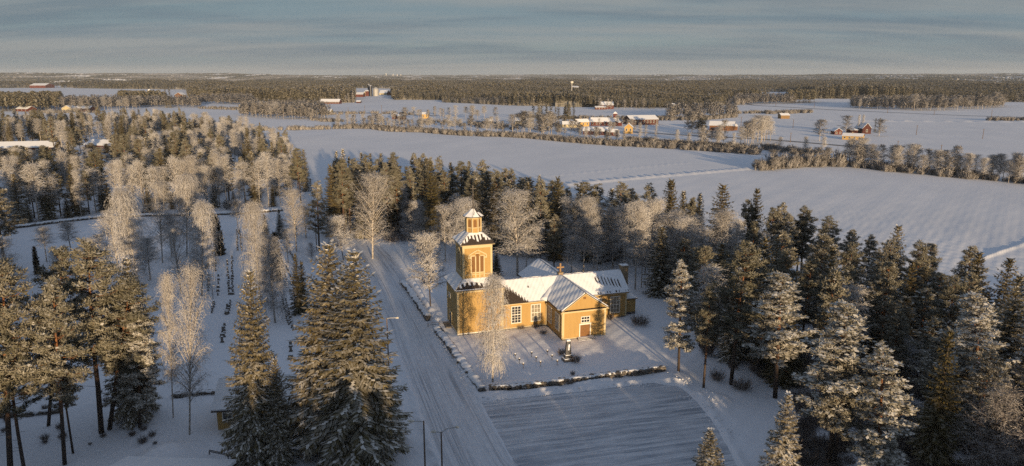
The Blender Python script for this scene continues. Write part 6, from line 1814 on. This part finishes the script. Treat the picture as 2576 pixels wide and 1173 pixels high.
# woods of the middle distance that read as one mass
def grove(name, polys, key, dens, hr, h0, label):
    A, S = [], []
    for poly in polys:
        pl = LV(*poly)
        x0, x1, y0, y1 = min(p[0] for p in pl), max(p[0] for p in pl), min(p[1] for p in pl), max(p[1] for p in pl)
        n = int((x1 - x0) * (y1 - y0) * dens)
        q = np.column_stack([rng.uniform(x0, x1, n), rng.uniform(y0, y1, n)])
        q = q[inside(q[:, 0], q[:, 1], pl)]
        H = rng.uniform(hr[0], hr[1], len(q)) / h0
        A.append(q); S.append(np.stack([H * rng.uniform(.9, 1.4, len(q)), H], 1))
    scatter(name, FARM[key], zs_(np.concatenate(A)), np.concatenate(S), label, 'wood')
grove('frosted_grove', [[(150, 279), (352, 272), (352, 263), (150, 265)], [(350, 270), (505, 271), (505, 263), (350, 264)], [(600, 292), (695, 299), (780, 301), (830, 291), (800, 281), (640, 277)], [(2140, 273), (2300, 279), (2525, 271), (2520, 264), (2140, 265)], [(1840, 264), (2000, 262), (2000, 256), (1840, 257)], [(1650, 303), (1855, 296), (1850, 288), (1700, 292)], [(-200, 262), (150, 262), (150, 256), (-200, 256)], [(500, 262), (640, 266), (640, 257), (500, 257)]], 'birch', 0.022, (11, 19), 13.0, 'frosted grey deciduous woods between the distant fields')
grove('conifer_grove', [[(-200, 284), (150, 281), (160, 263), (-200, 263)], [(1978, 261), (2046, 261), (2046, 254), (1978, 254)], [(300, 266), (420, 264), (420, 259), (300, 259)]], 'pine', 0.018, (17, 25), 18.0, 'dark conifer stands between the distant fields on the left')
# forest up to the horizon
FE = [(-900, 224), (0, 222), (183, 221), (186, 223), (300, 224), (470, 226), (476, 254), (650, 256), (780, 259), (890, 259), (893, 230), (984, 230), (986, 252), (1107, 253), (1112, 259), (1300, 267), (1480, 270), (1640, 274), (1800, 274), (1830, 262), (1838, 248), (1900, 248), (1960, 243), (2036, 246), (2040, 249), (2087, 249), (2300, 250), (2430, 250), (2520, 257), (2800, 262), (3500, 268)]
OPEN = [[(1850, 233), (1985, 232), (2050, 240), (1990, 246), (1850, 243)], [(880, 222), (1000, 224), (1000, 231), (880, 231)], [(60, 219), (150, 216), (200, 219), (120, 222)]]
def forest_mask(X, Y):
    d = np.hypot(X, Y)
    px_, py_ = PX(X, np.maximum(Y, 1), 0.0)
    m = (Y > 300) & (py_ < np.interp(px_, [p[0] for p in FE], [p[1] for p in FE]))
    for o in OPEN:
        m &= ~inside(px_, py_, o)
    return m
def hill(X, Y):
    d = np.hypot(X, Y); az = np.arctan2(X, Y)
    r = np.clip((d - 3200) / 7000, 0, 1); r = r * r * (3 - 2 * r)
    return r * (30 + 30 * np.clip((-az - 0.15) / 0.5, 0, 1) + 26 * np.clip((az - 0.2) / 0.45, 0, 1) + 9 * np.sin(az * 9 + d * .0006) + 7 * np.sin(az * 23 + d * .0011) + 4 * np.sin(az * 61 + d * .002))
N = 420000
d = np.sqrt(rng.uniform(820.0 ** 2, 4600.0 ** 2, N)); az = rng.uniform(-0.80, 0.80, N)
keep = rng.random(N) < np.clip(1.1 - (d - 800) / 2600, 0.32, 1.0) * 1.0
d, az = d[keep], az[keep]
X, Y = d * np.sin(az), d * np.cos(az)
k = forest_mask(X, Y); X, Y, d = X[k], Y[k], d[k]
def stand(X, Y, s):
    a = np.sin(X * .0052 + s) * np.cos(Y * .0031 + s * 2) + 0.7 * np.sin(X * .0113 - Y * .0048 + s * 1.7) + 0.5 * np.cos(X * .021 + Y * .0090 + s * 3.1)
    return a
mix = stand(X, Y, 1.3) + rng.normal(size=len(X)) * .28
px_, py_ = PX(X, Y, 0.0)
left = np.clip((700 - px_) / 700, 0, 1) * 1.1
is_b = mix + left * .7 > 0.98
is_s = (~is_b) & (rng.random(len(X)) < .5)
is_p = (~is_b) & (~is_s)
zg = hill(X, Y)
tallness = np.clip(0.98 + 0.26 * stand(X, Y, 4.1), 0.45, 1.45)
for nm, m_, key, lab in (('spruce_forest', is_s, 'spruce', 'spruces of the endless forest up to the horizon'), ('pine_forest', is_p, 'pine', 'pines of the endless forest up to the horizon'), ('birch_forest', is_b, 'birch', 'frosted birches scattered through the endless forest')):
    n = int(m_.sum())
    H = rng.uniform(0.70, 1.20, n) * tallness[m_]
    scatter(nm, FARM[key], np.column_stack([X[m_], Y[m_], zg[m_] - .3]), np.stack([H * rng.uniform(.85, 1.35, n) * (1 + (d[m_] - 1000) / 6000), H], 1), lab, 'forest')
# closed canopy of the forest far off
rad = [1150.0]
while rad[-1] < 16000:
    rad.append(rad[-1] * 1.0045 + 2)
ang = np.linspace(-0.85, 0.85, 900)
r_, a_ = np.meshgrid(np.array(rad), ang, indexing='ij')
X, Y = r_ * np.sin(a_), r_ * np.cos(a_)
mk = forest_mask(X.ravel(), Y.ravel()).reshape(X.shape)
mk2 = mk.copy(); mk2[3:] &= mk[:-3]; mk2[:, 2:] &= mk[:, :-2]; mk2[:, :-2] &= mk[:, 2:]
rise = np.clip((r_ - 2500) / 2500, 0, 1)
Z = np.where(mk2, hill(X, Y) + (7.5 + 5.0 * rise) * np.clip(0.98 + 0.26 * stand(X, Y, 4.1), 0.4, 1.45) + rng.normal(size=X.shape) * (1.6 + 1.6 * rise) + 1.6 * np.sin(X * .011) * np.sin(Y * .007), -3.0)
i_ = np.arange(X.size).reshape(X.shape)
Q = np.stack([i_[:-1, :-1], i_[1:, :-1], i_[1:, 1:], i_[:-1, 1:]], -1)
kq = mk[:-1, :-1] | mk[1:, 1:]
Q = Q[kq].reshape(-1, 4)[:, ::-1]
m, t, b_ = mat('far_canopy', 0.9, 0.1)
g = coord(t, 'Object', (1, 1, 1))
c = mixc(t, noise(t, g, 0.06, 5, .35, .65), (0.060, 0.060, 0.034), (0.17, 0.155, 0.125))
c = mixc(t, noise(t, coord(t, 'Object', (1, .35, 1)), 0.0022, 4, .46, .60), c, (0.34, 0.32, 0.30))
c = mixc(t, noise(t, coord(t, 'Object', (1, .3, 1)), 0.0035, 3, .60, .64), c, (0.66, 0.67, 0.70))
t.links.new(c, b_.inputs['Base Color'])
tag(link('forest_canopy', mesh_np('forest_canopy', np.stack([X.ravel(), Y.ravel(), Z.ravel()], 1), Q, [m])), 'unbroken forest canopy fading towards the horizon', 'forest', None, 'stuff')
# the wood below and behind the viewpoint whose shade lies over the foreground
pts, sc = [], []
tanE = math.tan(SUN_EL)
for x in np.arange(-150, 190, 1.9):
    for row in range(6):
        y = random.uniform(34, 60) - row * 8
        X0 = x + random.uniform(-1.5, 1.5)
        lx = X0 - (105 - y) * math.tan(SUN_AZ)            # where the shade arrives at Y = 105
        if lx < -12:
            y = random.uniform(22, 47) - (row > 1) * 12
            top = (9.8 + (86 - y) * tanE) * random.uniform(.92, 1.22)
        elif lx < 34:
            top = (122 - y) * tanE
        else:
            top = 8.0 + (95 - y) * tanE
        top *= random.uniform(0.86, 1.04)
        H = min(top, CH - y * 0.645 - 1.0)
        if H < 2:
            continue
        pts.append((X0, y, 0)); sc.append((max(H / 20.0, .55) * random.uniform(1.1, 1.6), H / 20.0))
for _ in range(260):
    y = random.uniform(78, 215); x = -0.77 * y - random.uniform(12, 60)
    H = random.uniform(17, 23)
    pts.append((x, y, 0)); sc.append((random.uniform(1.1, 1.5), H / 20.0))
scatter('wood_nearby', [PR['spruce_mid'][0][0], PR['spruce_mid'][1][0]], np.array(pts), np.array(sc), 'trees of the wood just below and left of the viewpoint', 'wood')
for me in list(bpy.data.meshes):
    if me.users == 0:
        bpy.data.meshes.remove(me)

# ------------------------------------------------------------------ the cold air
hz = MB(); hz.box(-17000, 17000, -400, 17000, -8, 180)
hm = bpy.data.materials.new('haze'); hm.use_nodes = True
ht_ = hm.node_tree; ht_.nodes.clear()
ho = ht_.nodes.new('ShaderNodeOutputMaterial'); hv = ht_.nodes.new('ShaderNodeVolumePrincipled')
hv.inputs['Color'].default_value = (0.80, 0.88, 1.0, 1); hv.inputs['Density'].default_value = 0.000042
ht_.links.new(hv.outputs[0], ho.inputs['Volume'])
tag(hz.build('haze', hm), 'thin winter haze over the plain', 'haze', None, 'stuff')
